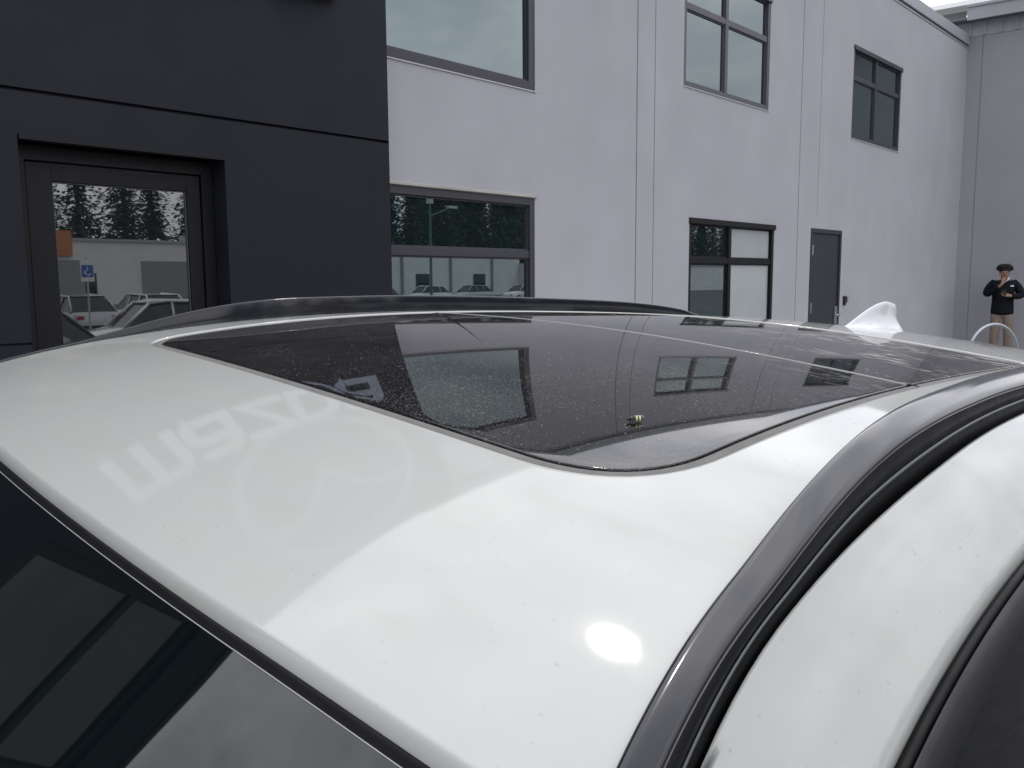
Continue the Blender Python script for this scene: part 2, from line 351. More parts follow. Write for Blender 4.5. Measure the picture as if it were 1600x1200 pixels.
# service door
b = MB(); x0, x1 = 11.601, 12.654; yy = YW - .012
b.box(x0, x0 + .05, yy, YW + .05, 0, 2.119); b.box(x1 - .05, x1, yy, YW + .05, 0, 2.119); b.box(x0 + .05, x1 - .05, yy, YW + .05, 2.06, 2.119)
b.v = [P(*v) for v in b.v]; df = b.build('door_frame', door_m, bld, bevel=.003)
b = MB(); b.box(x0 + .053, x1 - .053, YW + .012, YW + .045, .01, 2.057); b.v = [P(*v) for v in b.v]; dl = b.build('door', door_m, bld, bevel=.002)
for z in (.30, 1.02, 1.82):
    b = MB(); b.box(x0 + .045, x0 + .075, YW - .018, YW + .012, z - .07, z + .07); b.v = [P(*v) for v in b.v]; b.build('hinge', steel, dl, bevel=.004)
b = MB(); b.box(x1 - .16, x1 - .085, YW - .02, YW + .012, .74, 1.02); b.v = [P(*v) for v in b.v]; b.build('lock_plate', steel, dl, bevel=.006)
b = MB(); b.tube([P(x1 - .12, YW - .02, .90), P(x1 - .12, YW - .07, .90), P(x1 - .24, YW - .07, .90)], .011); b.build('handle', steel, dl, smooth=True)
cr_ = MB(); cr_.box(12.80, 12.87, YW - .03, YW - .001, 1.03, 1.17); cr_.v = [P(*v) for v in cr_.v]
cro = cr_.build('card_reader', phone_m, bld, bevel=.008)
b = MB(); b.box(12.875, 12.90, YW - .045, YW - .001, 1.07, 1.16); b.v = [P(*v) for v in b.v]; b.build('reader_cover', steel, cro, bevel=.004)

# ------------------------------------------------------------------ black entrance volume
YP = 4.70; XP = 3.86; TP = 5.52
por = empty('entrance_block', (.4, YP, 0)); tag(por, 'charcoal panelled entrance block projecting from the pale grey wall', 'building')
def Q(x, y, z): return (x - .4, y - YP, z)
door_open = (1.53, 2.63, .0, 2.16)
dim_pane = mat('entrance_upper_glass', (.006, .012, .012), .01, ior=1.9)
upwin = (-2.7, .22, 3.45, 5.1)
lowwin = (-2.7, .10, .3, 2.16)
b = MB()
hs = [(*door_open, .245), (*upwin, .12), (*lowwin, .12), (-3.4, XP, 2.365, 2.383, .03), (-3.4, 1.53, 1.125, 1.14, .03), (2.7, 2.701, .0, .001, .001)]
hs = hs[:5]
hs[4] = (.10, 1.53, 1.125, 1.137, .02)
wall_open(b, -3.4, XP, 0, TP, YP, hs, .1)
b.add([(XP, YP, 0), (XP, YP, 2.365), (XP, YW + .5, 2.365), (XP, YW + .5, 0)], [(0, 1, 2, 3)])
b.add([(XP, YP, 2.383), (XP, YP, TP), (XP, YW + .5, TP), (XP, YW + .5, 2.383)], [(0, 1, 2, 3)])
b.add([(XP - .012, YP, 2.365), (XP - .012, YP, 2.383), (XP - .012, YW + .5, 2.383), (XP - .012, YW + .5, 2.365)], [(0, 1, 2, 3)])
b.add([(-3.4, YP, 0), (-3.4, YP, TP), (-3.4, YW + 3, TP), (-3.4, YW + 3, 0)], [(0, 1, 2, 3)])
b.add([(-3.4, YP, TP), (XP, YP, TP), (XP, YW + 3, TP), (-3.4, YW + 3, TP)], [(0, 1, 2, 3)])
b.v = [Q(*v) for v in b.v]; b.build('wall', cladding, por)
b = MB(); b.box(-3.41, XP + .012, YP - .015, YP + .2, TP - .05, TP + .02); b.v = [Q(*v) for v in b.v]; b.build('coping', black_frame, por, bevel=.003)
# lintel flashing of the entrance window
b = MB(); b.box(1.535, 2.625, YP - .012, YP + .05, 2.135, 2.158); b.v = [Q(*v) for v in b.v]; b.build('flashing', black_frame, por, bevel=.002)
YG = YP + .15
# outer frame, leaf, glass
b = MB(); x0, x1, z1 = 1.532, 2.628, 2.134
b.box(x0, x0 + .07, YG, YG + .09, 0, z1); b.box(x1 - .07, x1, YG, YG + .09, 0, z1); b.box(x0 + .07, x1 - .07, YG, YG + .09, z1 - .075, z1)
b.v = [Q(*v) for v in b.v]; fr = b.build('door_frame', black_frame, por, bevel=.003)
gx0, gx1, gz0, gz1 = 1.735, 2.47, .25, 1.96
b = MB(); a0, a1, c1 = x0 + .076, x1 - .076, z1 - .081
b.box(a0, gx0, YG + .014, YG + .07, .02, c1); b.box(gx1, a1, YG + .014, YG + .07, .02, c1)
b.box(gx0, gx1, YG + .014, YG + .07, gz1, c1); b.box(gx0, gx1, YG + .014, YG + .07, .02, gz0)
b.v = [Q(*v) for v in b.v]; dr = b.build('glazed_door', black_frame, por, bevel=.003)
b = MB(); b.box(gx0 + .002, gx1 - .002, YG + .035, YG + .043, gz0 + .002, gz1 - .002); b.v = [Q(*v) for v in b.v]; b.build('pane', clear_pane, dr)
b = MB()
for (u0, u1, v0, v1) in ((gx0 + .0005, gx0 + .006, gz0, gz1), (gx1 - .006, gx1 - .0005, gz0, gz1), (gx0 + .006, gx1 - .006, gz1 - .006, gz1 - .0005)): b.box(u0, u1, YG + .026, YG + .034, v0, v1)
b.v = [Q(*v) for v in b.v]; b.build('glazing_bead', frame_l, dr)
window(por, upwin, Q, YP + .05, .09, [-1.2], [4.43], black_frame, dim_pane)
window(por, lowwin, Q, YP + .05, .09, [-1.3], [], black_frame, dim_pane)

# ------------------------------------------------------------------ raised lettering and ring emblem on the entrance block
def strokes(lines, t, dep):
    """flat bars of thickness t along polylines in (x,z), extruded dep towards -y, mitred"""
    b = MB()
    for L, closed in lines:
        pts = [Vector((p[0], p[1])) for p in L]; n = len(pts); off = []
        for i in range(n):
            p0 = pts[i - 1] if (i > 0 or closed) else None; p1 = pts[(i + 1) % n] if (i < n - 1 or closed) else None
            if p0 is None: d = (p1 - pts[i]).normalized(); nn = Vector((-d.y, d.x)); k = 1
            elif p1 is None: d = (pts[i] - p0).normalized(); nn = Vector((-d.y, d.x)); k = 1
            else:
                d0 = (pts[i] - p0).normalized(); d1 = (p1 - pts[i]).normalized(); n0 = Vector((-d0.y, d0.x)); n1_ = Vector((-d1.y, d1.x))
                nn = (n0 + n1_); nn = nn.normalized() if nn.length > .1 else n0; k = min(1 / max(nn.dot(n0), .3), 2.2)
            off.append((pts[i] + nn * t / 2 * k, pts[i] - nn * t / 2 * k))
        rings = [[(a.x, 0, a.y), (c.x, 0, c.y), (c.x, -dep, c.y), (a.x, -dep, a.y)] for a, c in off]
        if closed: b.grid(rings + [rings[0]], closed=True)
        else: b.sweep(rings)
    return b
def arc(cx, cz, r, a0, a1, n=6): return [(cx + r * cos(radians(a0 + (a1 - a0) * i / n)), cz + r * sin(radians(a0 + (a1 - a0) * i / n))) for i in range(n + 1)]
LH, LT, LD = .50, .105, .06
h = LT / 2
def let_m(wd): return [([(h, 0), (h, LH - h), (wd - h - .10, LH - h)] + arc(wd - h - .10, LH - h - .10, .10, 90, 0) + [(wd - h, 0)], False), ([(wd / 2, 0), (wd / 2, LH - LT * .99)], False)]
def let_a(wd):
    top = [(.04, LH - h), (wd - h - .10, LH - h)] + arc(wd - h - .10, LH - h - .10, .10, 90, 0) + [(wd - h, h), (h + .06, h)] + arc(h + .06, h + .06, .06, 270, 180, 4) + [(h, LH * .5 - .03)] + arc(h + .06, LH * .5 - .03, .06, 180, 90, 4) + [(wd - LT * .99, LH * .5 + .03)]
    return [(top, False)]
def let_z(wd): return [([(0, LH - h), (wd - .03, LH - h), (.09, h), (wd, h)], False)]
def let_d(wd): return [([(h, LH - h), (wd - h - .13, LH - h)] + arc(wd - h - .13, LH - h - .13, .13, 90, 0) + [(wd - h, h + .13)] + arc(wd - h - .13, h + .13, .13, 0, -90) + [(h, h)], True)]
sg = empty('wall_lettering', (1.0, YP - .035, 3.20)); tag(sg, 'row of raised silver letters high on the charcoal entrance block', 'sign')
x = 0.
for fn, wd in ((let_m, .60), (let_a, .44), (let_z, .44), (let_d, .44), (let_a, .44)):
    b = strokes(fn(wd), LT, LD); b.v = [(v[0] + x, v[1], v[2]) for v in b.v]; b.build('letter', sign_m, sg, bevel=.006)
    for q in (.1, wd - .1):
        b = MB(); b.tube([(x + q, .001, LH - .05), (x + q, .034, LH - .05)], .01, 6); b.build('standoff', black_frame, sg)
    x += wd + .022
em = empty('wall_emblem', (2.5, YP - .035, 4.52)); tag(em, 'large silver oval emblem with a winged v above the raised letters', 'sign')
A, Bz, tt = .98, .86, .08
rings = []
for i in range(72):
    a = 2 * pi * i / 72; th = tt * (1.0 + .35 * abs(cos(a)))
    c, s_ = cos(a), sin(a)
    o_ = (A * c, Bz * s_); i_ = ((A - th) * c, (Bz - th * .9) * s_)
    rings.append([(o_[0], 0, o_[1]), (o_[0], -.05, o_[1]), (i_[0], -.06, i_[1]), (i_[0], 0, i_[1])])
b = MB(); b.grid(rings + [rings[0]], closed=True); b.build('ring', mat('emblem_metal', (.17, .19, .23), .4, metal=.4), em)
wing = [(-.80, .22), (-.60, .25), (-.42, .24), (-.28, .16), (-.13, -.02), (0, -.20), (.13, -.02), (.28, .16), (.42, .24), (.60, .25), (.80, .22)]
b = strokes([(wing, False)], .10, .06); b.build('wing', MATS['emblem_metal'], em, bevel=.006)

# ------------------------------------------------------------------ wall at right (second building)
DR = Vector((.0785, -.9969, 0)); NR = Vector((-.9969, -.0785, 0))      # along the wall towards us / facing us
rb = empty('neighbour_building', (XC, YW, 0)); tag(rb, 'blue-grey building with ribbed metal band and deep gutter at far right', 'building')
def T(s_, o, z):                                         # s along wall, o out from wall
    v = DR * s_ + NR * o; return (v.x, v.y, z)
def rbox(b, s0, s1, o0, o1, z0, z1):
    b.add([T(s0, o0, z0), T(s1, o0, z0), T(s1, o1, z0), T(s0, o1, z0), T(s0, o0, z1), T(s1, o0, z1), T(s1, o1, z1), T(s0, o1, z1)],
          [(0, 3, 2, 1), (4, 5, 6, 7), (0, 1, 5, 4), (1, 2, 6, 5), (2, 3, 7, 6), (3, 0, 4, 7)])
b = MB()
rbox(b, -6, .245, -.3, 0, 0, 5.96); rbox(b, .245, .262, -.3, -.012, 0, 5.96); rbox(b, .262, 2.6, -.3, 0, 0, 5.96); rbox(b, 2.6, 2.615, -.3, -.01, 0, 5.96); rbox(b, 2.615, 3.7, -.3, 0, 0, 5.96)
b.build('wall', stucco2, rb)
b = MB(); rbox(b, -3, 3.7, -.05, .015, 5.94, 6.22)
s_ = -.25
while s_ < 3.6: rbox(b, s_, s_ + .035, .0151, .04, 5.945, 6.215); s_ += .26
b.build('ribbed_panel', coping_m, rb)
b = MB(); rbox(b, -3, 3.75, .015, .30, 6.20, 6.235); b.build('soffit', mat('soffit_paint', (.16, .17, .19), .7), rb)
b = MB(); rbox(b, .02, 3.75, .30, .33, 6.17, 6.44); rbox(b, .02, 3.75, .15, .30, 6.235, 6.25); rbox(b, .0, 3.75, .335, .36, 6.40, 6.45); rbox(b, -3, -.05, .02, .05, 6.25, 6.42)
b.build('gutter', coping_m, rb, bevel=.004)
b = MB(); b.grid([[T(s_, o, z) for s_ in (-8, 3.85)] for o, z in ((.34, 6.455), (-1.5, 7.05), (-7, 8.2))]); b.build('roof', mat('roof_metal', (.30, .32, .34), .5, var=.05), rb)

# ------------------------------------------------------------------ THE CAR
CP = dict(h1=0.021, h2=0.03929, h3=-0.0329, h4=0.03099, k=0.08549, k1=0.02289, k4=-0.02813, hx0=-0.27339, hb=0.08602, gx0=0.01825, gb=0.06933, gw=0.47544, gw1=-0.02574, gx1=1.18303)
def surf(x, y):
    X0 = -.31
    xx = max(x, X0); u = xx - .8
    z = -(CP['h1'] * u + CP['h2'] * u * u + CP['h3'] * u ** 3 + CP['h4'] * u ** 4)
    z -= (CP['k'] + CP['k1'] * max(u, -1.1)) * y * y + CP['k4'] * y ** 4
    if x < X0: q = X0 - x; z -= .36 * q + .12 * q * q
    a = max(abs(y) - .42, 0) / .24
    return z - .13 * max(.02 - max(x, -.35), 0) ** 2 * a * a
def hdr(y): return CP['hx0'] + .011 + CP['hb'] * y * y + .006 * y * y
def yr(x):
    u = max(min(x, 1.9), -.3) - .8; v = .56 - .02085 * u + .04625 * u * u - .03011 * u ** 3
    if x < 0: v += .34 * min(-x, .4) ** 2
    if x < -.3: v += .13 * (-.3 - x)
    return v
def zr(x): u = x - .8; return .00723 - (.03205 * u + .02962 * u * u - .06045 * u ** 3 + .09294 * u ** 4)
def wrail(x):
    t = max(0, min(1, (x + .18) / .55)); return .0235 + .0165 * t * t * (3 - 2 * t)
def yseam(x):
    if x < 0: return .725 - .10 * x if x > -.4 else .765 - .13 * (x + .4)
    return .685 + .04 * exp(-x / .35)
def zside(x, y):
    s = abs(y) - .58
    if s < 0: s = 0
    return surf(x, .58) - (.15 * s + 4 * s * s) - .25 * max(.02 - max(x, -.35), 0) ** 2 * .56 * min(1, s / .08)
C_ = Vector((-0.49534, -0.89819, 0.15166))
M3 = Matrix(((0.998185, 0.060054, -0.004515), (-0.060224, 0.995376, -0.074835), (0.0, 0.074971, 0.997186)))
PB = Vector((.30, 0, -1.62))
car = bpy.data.objects.new('car', None); COL.objects.link(car)
tag(car, 'white crossover car with black roof rails and dark panoramic sunroof filling the foreground', 'car')
Mw = M3.to_4x4(); Mw.translation = M3 @ (PB - C_) + Vector((0, 0, CAMZ)); car.matrix_world = Mw
def cb(b, name, m, parent=None, **kw):
    o = PB
    b.v = [(v[0] - PB.x, v[1] - PB.y, v[2] - PB.z) for v in b.v]
    return b.build(name, m, car if parent is None else parent, **kw)
def frange(a, b_, n): return [a + (b_ - a) * i / (n - 1) for i in range(n)]

# -- outline of the glass opening and of the roof panel, sampled side by side
def outline(sides, r, n=56, nc=12):
    """sides: four functions t->(x,y) joined end to end; r: trim fraction pairs; returns closed loop, n per side + nc per corner"""
    L = []
    for k in range(4):
        f = sides[k]; g = sides[(k + 1) % 4]; t0 = r[k][0]; t1 = 1 - r[k][1]
        L += [f(t0 + (t1 - t0) * i / (n - 1)) for i in range(n)]
        a = f(t1); c = f(1.0); d = g(r[(k + 1) % 4][0])
        for i in range(1, nc):
            t = i / nc; L.append(((1 - t) ** 2 * a[0] + 2 * t * (1 - t) * c[0] + t * t * d[0], (1 - t) ** 2 * a[1] + 2 * t * (1 - t) * c[1] + t * t * d[1]))
    return L
def gw(x): return CP['gw'] + CP['gw1'] * (x - 1)
def glass_sides(xa, xb, front_bow=True):
    fa = (lambda y: CP['gx0'] + CP['gb'] * y * y) if front_bow else (lambda y: xa)
    wa = gw(xa) ; wb = gw(xb)
    xf = fa(wa)
    return [lambda t: (fa((1 - 2 * t) * wa), (1 - 2 * t) * wa),               # front, far -> near
            lambda t: (xf + t * (xb - xf), -gw(xf + t * (xb - xf))),           # near side, rearwards
            lambda t: (xb + .0, (-1 + 2 * t) * wb),                            # rear, near -> far
            lambda t: (xb + t * (xf - xb), gw(xb + t * (xf - xb)))]            # far side, forwards
def offset(L, d):
    n = len(L); o = []
    for i in range(n):
        a = L[i - 1]; c = L[(i + 1) % n]; dx, dy = c[0] - a[0], c[1] - a[1]; l = sqrt(dx * dx + dy * dy) + 1e-9
        o.append((L[i][0] + dy / l * d, L[i][1] - dx / l * d))
    return o
RR = [(.07, .125), (.105, .05), (.05, .05), (.05, .06)]
hole = outline(glass_sides(CP['gx0'], CP['gx1']), RR)
area = sum(hole[i - 1][0] * hole[i][1] - hole[i][0] * hole[i - 1][1] for i in range(len(hole)))
SG = 1 if area < 0 else -1       # sign so that +d goes inwards
if True:
    t1 = offset(hole, .05 * SG); cx = .6
    if abs(t1[20][0] - cx) > abs(hole[20][0] - cx): SG = -SG
def ins(L, d): return offset(L, d * SG)
def yroof(x): return yr(x) - .003
XR = 1.93
def rear(y): return XR - .16 * y * y
yf = .668
xfc = hdr(yf); 
def roof_sides():
    yb = yroof(XR - .05)
    xb = rear(yb)
    return [lambda t: (hdr((1 - 2 * t) * yf), (1 - 2 * t) * yf),
            lambda t: (xfc + t * (xb - xfc), -((yf * (1 - min(1, t * 9)) + yroof(xfc + t * (xb - xfc)) * min(1, t * 9)))),
            lambda t: (rear((-1 + 2 * t) * yb), (-1 + 2 * t) * yb),
            lambda t: (xb + t * (xfc - xb), ((yf * (1 - min(1, (1 - t) * 9)) + yroof(xb + t * (xfc - xb)) * min(1, (1 - t) * 9))))]
outer = outline(roof_sides(), [(.012, .012), (.006, .03), (.03, .03), (.03, .006)])
rings = []
# rolled front / outer edge
for d, dz in ((-.0062, -.015), (-.0054, -.0075), (-.0035, -.0030), (-.0014, -.0006)):
    rings.append([(x_, y_, surf(x_, y_) + dz) for x_, y_ in offset(outer, d * SG)])
for d in (0, .0015): rings.append([(x_, y_, surf(x_, y_)) for x_, y_ in offset(outer, d * SG)])
outer = offset(outer, .004 * SG)
K = 34
lip = ins(hole, -.012)
for i in range(K + 1):
    t = i / K; t = t * t * (3 - 2 * t) * .3 + t * .7
    rings.append([(a[0] + (c[0] - a[0]) * t, a[1] + (c[1] - a[1]) * t, surf(a[0] + (c[0] - a[0]) * t, a[1] + (c[1] - a[1]) * t)) for a, c in zip(outer, lip)])
for d, dz in ((-.009, .0), (-.0068, -.0004), (-.0055, -.0018), (-.0050, -.004), (-.0050, -.012)):
    rings.append([(x_, y_, surf(x_, y_) + dz) for x_, y_ in ins(hole, d)])
b = MB(); b.grid(rings, closed=True); roof = cb(b, 'roof_panel', white, smooth=True, fix=False)
# rubber seal in the opening
rings = []
for d, dz in ((-.0052, -.009), (-.0048, -.0034), (-.002, -.0022), (.0062, -.0022), (.0078, -.0030), (.0084, -.008)):
    rings.append([(x_, y_, surf(x_, y_) + dz) for x_, y_ in ins(hole, d)])
b = MB(); b.grid(rings, closed=True); cb(b, 'sunroof_seal', grey_rubber, smooth=True, fix=False)
rings = [[(x_, y_, surf(x_, y_) - .007) for x_, y_ in ins(hole, d)] for d in (.007, .019)]
b = MB(); b.grid(rings, closed=True); cb(b, 'sunroof_channel', rubber, fix=False)
def glass_panel(name, L, x0c, x1c):
    rings = [[(x_, y_, surf(x_, y_) - .0065) for x_, y_ in L]]
    for d, dz in ((.0, -.0030), (.0001, -.0017), (.0015, -.0016)): rings.append([(x_, y_, surf(x_, y_) + dz) for x_, y_ in ins(L, d)])
    base = ins(L, .002); yc = 0
    for i in range(1, 27):
        s_ = 1 - i / 26.5
        rings.append([(x0c + max(-1e9, (x_ - x0c)) * s_, y_ * s_, surf(x0c + (x_ - x0c) * s_, y_ * s_) - .0016) for x_, y_ in base])
    b = MB(); b.grid(rings, closed=True); b.cap(rings[-1], True)
    return cb(b, name, sun_glass, smooth=True, fix=False)
XS = .6236
ga = ins(hole, .0104)
front = [(min(x_, XS - .004), y_) for x_, y_ in ga]; back = [(max(x_, XS + .004), y_) for x_, y_ in ga]
def dedupe(L): return L
glass_panel('sunroof_front_glass', front, .32, 0); glass_panel('sunroof_rear_glass', back, .90, 0)
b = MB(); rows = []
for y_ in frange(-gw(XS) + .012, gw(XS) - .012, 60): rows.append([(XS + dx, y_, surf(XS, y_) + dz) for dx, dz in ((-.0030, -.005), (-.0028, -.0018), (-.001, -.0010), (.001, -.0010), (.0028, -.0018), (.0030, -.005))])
b.grid(rows); cb(b, 'sunroof_seam_strip', mat('seam_edge_reflection', (.24, .24, .235), .55, coat=.1, var=.1, vscale=20), smooth=True, fix=False)  # strip in the panel seam; its pale colour stands in for the edge reflection

# -- windscreen
def ws(q, y):
    return (hdr(y) - q, y, surf(hdr(y), y) - .0113 - (.39 * q + .10 * q * q) - .10 * q * y * y)
def wsw(q): return .648 + .11 * q
b = MB(); rows = []
for q in frange(.0106, .98, 30): rows.append([ws(q, y_) for y_ in [wsw(q) * t for t in frange(-1, 1, 40)]])
b.grid(rows); wsg = cb(b, 'windshield', wind_glass, smooth=True, fix=False)
b = MB(); rows = []
for y_ in frange(-.66, .66, 70):
    h0 = hdr(y_); z0 = surf(h0, y_)
    rows.append([(h0 - .003, y_, z0 - .0145), (h0 - .0058, y_, z0 - .0110), (h0 - .0072, y_, z0 - .0108), (h0 - .0084, y_, z0 - .0116), (h0 - .0094, y_, z0 - .0132), (h0 - .0102, y_, z0 - .0146), (h0 - .0110, y_, z0 - .0155), (h0 - .013, y_, z0 - .018)])
b.grid(rows); seal = cb(b, 'windshield_seal', rubber, smooth=True, fix=False)
b = MB(); rows = []
for y_ in frange(-.645, .645, 70):
    p_ = ws(.0122, y_); rows.append([(p_[0] + .0006, y_, p_[2] + .0003), (p_[0] + .0002, y_, p_[2] + .0007), (p_[0] - .0003, y_, p_[2] + .0002)])
b.grid(rows); cb(b, 'glass_edge', mat('glass_edge_grey', (.3, .31, .32), .4), wsg, smooth=True, fix=False)

# -- side structures for both sides
def side(sgn, front_lbl):
    def Y(y): return sgn * y
    # roof rail with flush A pillar strip ahead of it
    rows = []; wall_rows = []; bead = []
    for x_ in frange(-1.15, 1.86, 220):
        yi = yr(x_) - .001; zs = surf(x_, yi)
        up = zr(x_) - zs
        up = .003 + (.5 * (up - .003) + .5 * sqrt((up - .003) ** 2 + 1e-5) if x_ > -.5 else 0)
        if x_ > 1.5: up = max(.002, up * max(0, min(1, (1.86 - x_) / .25)))
        W_ = wrail(x_); zo = zside(x_, yi + W_) - .001; zt = zs + up
        g_ = max(0, 1 - abs(x_ - .24) / .26); zt += .005 * g_ * g_ * (3 - 2 * g_)
        g_ = max(0, min(1, (x_ + .05) / .25)); g_ = g_ * g_ * (3 - 2 * g_)
        fr_ = .93 - .20 * g_; dr = (.0026 + .0072 * g_) * (1 if x_ < 1.4 else max(.1, (1.86 - x_) / .46)); dr = min(dr, max(.0012, (zt - zo) * .6)); ze = zt - dr
        prof = [(0, zs - .012), (0, zt - .003), (.0008, zt - .0007), (.0024, zt + .0004)]
        prof += [(.0024 + (W_ * fr_ - .0024) * t, zt + .0004 - dr * t ** 1.35) for t in (.2, .4, .6, .8, .92)]
        wl = max(.004, ze - zo)
        prof += [(W_ * fr_, ze - .0010), (W_ * (fr_ + .018), ze - .0026), (W_ * (fr_ + .022), ze - .0045), (W_ * (fr_ + .010), ze - .0060)]
        f2 = min(W_ * (fr_ + .022), W_ - .0026)
        wall_rows.append([(x_, Y(yi + dy), zz) for dy, zz in ((f2 - .0012, ze - .0035), (f2 - .0008, ze - wl * .42), (f2 + .0002, ze - wl * .46), (f2 + .0006, ze - wl * .52), (f2 + .0002, ze - wl * .58), (f2 - .0006, ze - wl * .62), (f2 - .0004, ze - wl * .85), (f2 + .0010, ze - wl * .95), (f2 + .0014, ze - wl - .004), (f2 + .0014, ze - wl - .018))])
        bead.append([(x_, Y(yi + dy), zz) for dy, zz in ((f2 + .0001, ze - wl * .70), (f2 + .0007, ze - wl * .72), (f2 + .0007, ze - wl * .78), (f2 + .0001, ze - wl * .80))])
        rows.append([(x_, Y(yi + dy), zz) for dy, zz in prof])
    b = MB(); b.grid(rows, flip=sgn < 0); rail_o = cb(b, 'roof_rail', gloss_black, smooth=True, fix=False)
    b = MB(); b.grid(wall_rows, flip=sgn < 0); cb(b, 'rail_outer_wall', rubber, rail_o, smooth=True, fix=False)  # rail's outer wall, matte black in place of the dark surroundings it mirrors
    b = MB(); b.grid(bead, flip=sgn < 0); cb(b, 'trim_strip', mat('trim_strip_grey', (.16, .18, .19), .3), rail_o, smooth=True, fix=False)
    rows = []
    for x_ in frange(-1.15, 1.9, 120):
        yi = yr(x_) + wrail(x_) * (.90 - .04 * max(0, min(1, (x_ + .05) / .25))); zo = zside(x_, yi + .006) - .001
        rows.append([(x_, Y(yi), zo - .02), (x_, Y(yi + wrail(x_) * .02), zo - .0080), (x_, Y(yi + wrail(x_) * .05), zo - .0062), (x_, Y(yi + wrail(x_) * .085), zo - .0075), (x_, Y(yi + wrail(x_) * .10), zo - .012), (x_, Y(yi + wrail(x_) * .13), zo - .022)])
    b = MB(); b.grid(rows, flip=sgn < 0); cb(b, 'ditch_trim', rubber, smooth=True, fix=False)
    # white side rail above the doors
    rows = []
    for x_ in frange(-1.15, 2.0, 150):
        y0 = yr(x_) + wrail(x_); y1 = yseam(x_) - .002
        r_ = [(x_, Y(y0 - .0005), zside(x_, y0) - .02), (x_, Y(y0), zside(x_, y0) - .005), (x_, Y(y0 + .0015), zside(x_, y0) - .0015), (x_, Y(y0 + .004), zside(x_, y0 + .004))]
        for t in frange(0.06, 1, 16):
            yy = y0 + (y1 - y0) * t; r_.append((x_, Y(yy), zside(x_, yy)))
        r_ += [(x_, Y(y1 + .0018), zside(x_, y1) - .0045), (x_, Y(y1 + .0015), zside(x_, y1) - .016)]
        rows.append(r_)
    b = MB(); b.grid(rows, flip=sgn < 0); cb(b, 'side_roof_rail', white, smooth=True, fix=False)
    # door seal + dark door frame + glass
    rows = []; rows2 = []; rows3 = []
    belt = lambda x_: -.56 + .03 * max(0, x_) ** 2 - (.06 * max(0, -x_) if x_ < 0 else 0)
    def drop(x_, y_, dz): return surf(x_, .58) - (.15 * (yseam(x_) - .58) + 4 * (yseam(x_) - .58) ** 2) - dz
    for x_ in frange(-.98, 1.98, 120):
        ys_ = yseam(x_); z0 = zside(x_, ys_)
        rows.append([(x_, Y(ys_ - .002), z0 - .018), (x_, Y(ys_ + .001), z0 - .010), (x_, Y(ys_ + .0045), z0 - .0075), (x_, Y(ys_ + .0075), z0 - .011), (x_, Y(ys_ + .008), z0 - .022)])
        y1, z1 = ys_ + .0085, z0 - .0110
        rows2.append([(x_, Y(y1 - .001), z1 - .012), (x_, Y(y1), z1 - .002), (x_, Y(y1 + .0015), z1), (x_, Y(y1 + .006), z1 - .0045), (x_, Y(y1 + .0105), z1 - .0110), (x_, Y(y1 + .0145), z1 - .0190), (x_, Y(y1 + .0150), z1 - .0225), (x_, Y(y1 + .0140), z1 - .0260)])
        zt = z1 - .0235; yt = y1 + .0135; zb = belt(x_); rr = []
        if zt - zb < .01: zb = zt - .01
        for t in frange(0, 1, 12): rr.append((x_, Y(yt + (.862 - yt) * (t ** .9)), zt + (zb - zt) * t))
        rows3.append(rr)
    b = MB(); b.grid(rows, flip=sgn < 0); cb(b, 'door_seal', rubber, smooth=True, fix=False)
    b = MB(); b.grid(rows2, flip=sgn < 0); cb(b, 'door_window_frame', satin_black, smooth=True, fix=False)
    b = MB(); b.grid(rows3, flip=sgn < 0); sgl = cb(b, 'side_window', side_glass, smooth=True, fix=False)
    # pillars
    for xp in (.62, 1.45):
        b = MB()
        for o in (0,):
            r_ = []
            for xx in (xp - .035, xp + .035):
                col = min(range(len(rows3)), key=lambda i: abs(rows3[i][0][0] - xx)); r_.append([(p_[0], p_[1] + sgn * .004, p_[2]) for p_ in rows3[col]])
            b.grid(r_, flip=sgn < 0)
        cb(b, 'door_pillar', satin_black, smooth=True, fix=False)
    # body side below the belt
    def half(z, x_):
        prof = [(-.53, .862), (-.60, .895), (-.72, .925), (-.85, .93), (-1.0, .918), (-1.15, .925), (-1.3, .90), (-1.4, .86)]
        for (za, ya), (zb_, yb_) in zip(prof, prof[1:]):
            if zb_ <= z <= za: w_ = ya + (yb_ - ya) * (z - za) / (zb_ - za); break
        else: w_ = .86
        e = 0
        if x_ < -1.1: e = ((-1.1 - x_) / 1.0) ** 2.6 * .22
        if x_ > 1.9: e = ((x_ - 1.9) / .72) ** 2.2 * .16
        return w_ - e
    zs = [-.53, -.56, -.60, -.66, -.72, -.80, -.88, -.98, -1.08, -1.18, -1.28, -1.38]
    rows = []
    for x_ in frange(-2.02, 2.60, 130):
        rows.append([(x_, Y(half(z, x_)), z - (.16 * max(0, -1.0 - x_) if z > -.8 else 0)) for z in zs])
    b = MB()
    nz = len(zs); vs = [v for r in rows for v in r]; fs = []
    for i in range(len(rows) - 1):
        for j in range(nz - 1):
            cxm = (rows[i][j][0] + rows[i + 1][j][0]) / 2; czm = (zs[j] + zs[j + 1]) / 2
            if any((cxm - wx) ** 2 + (czm + 1.25) ** 2 < .40 ** 2 for wx in (-1.22, 1.60)): continue
            f = (i * nz + j, i * nz + j + 1, (i + 1) * nz + j + 1, (i + 1) * nz + j); fs.append(f if sgn > 0 else f[::-1])
    b.add(vs, fs); cb(b, 'body_side', white, smooth=True, fix=False)
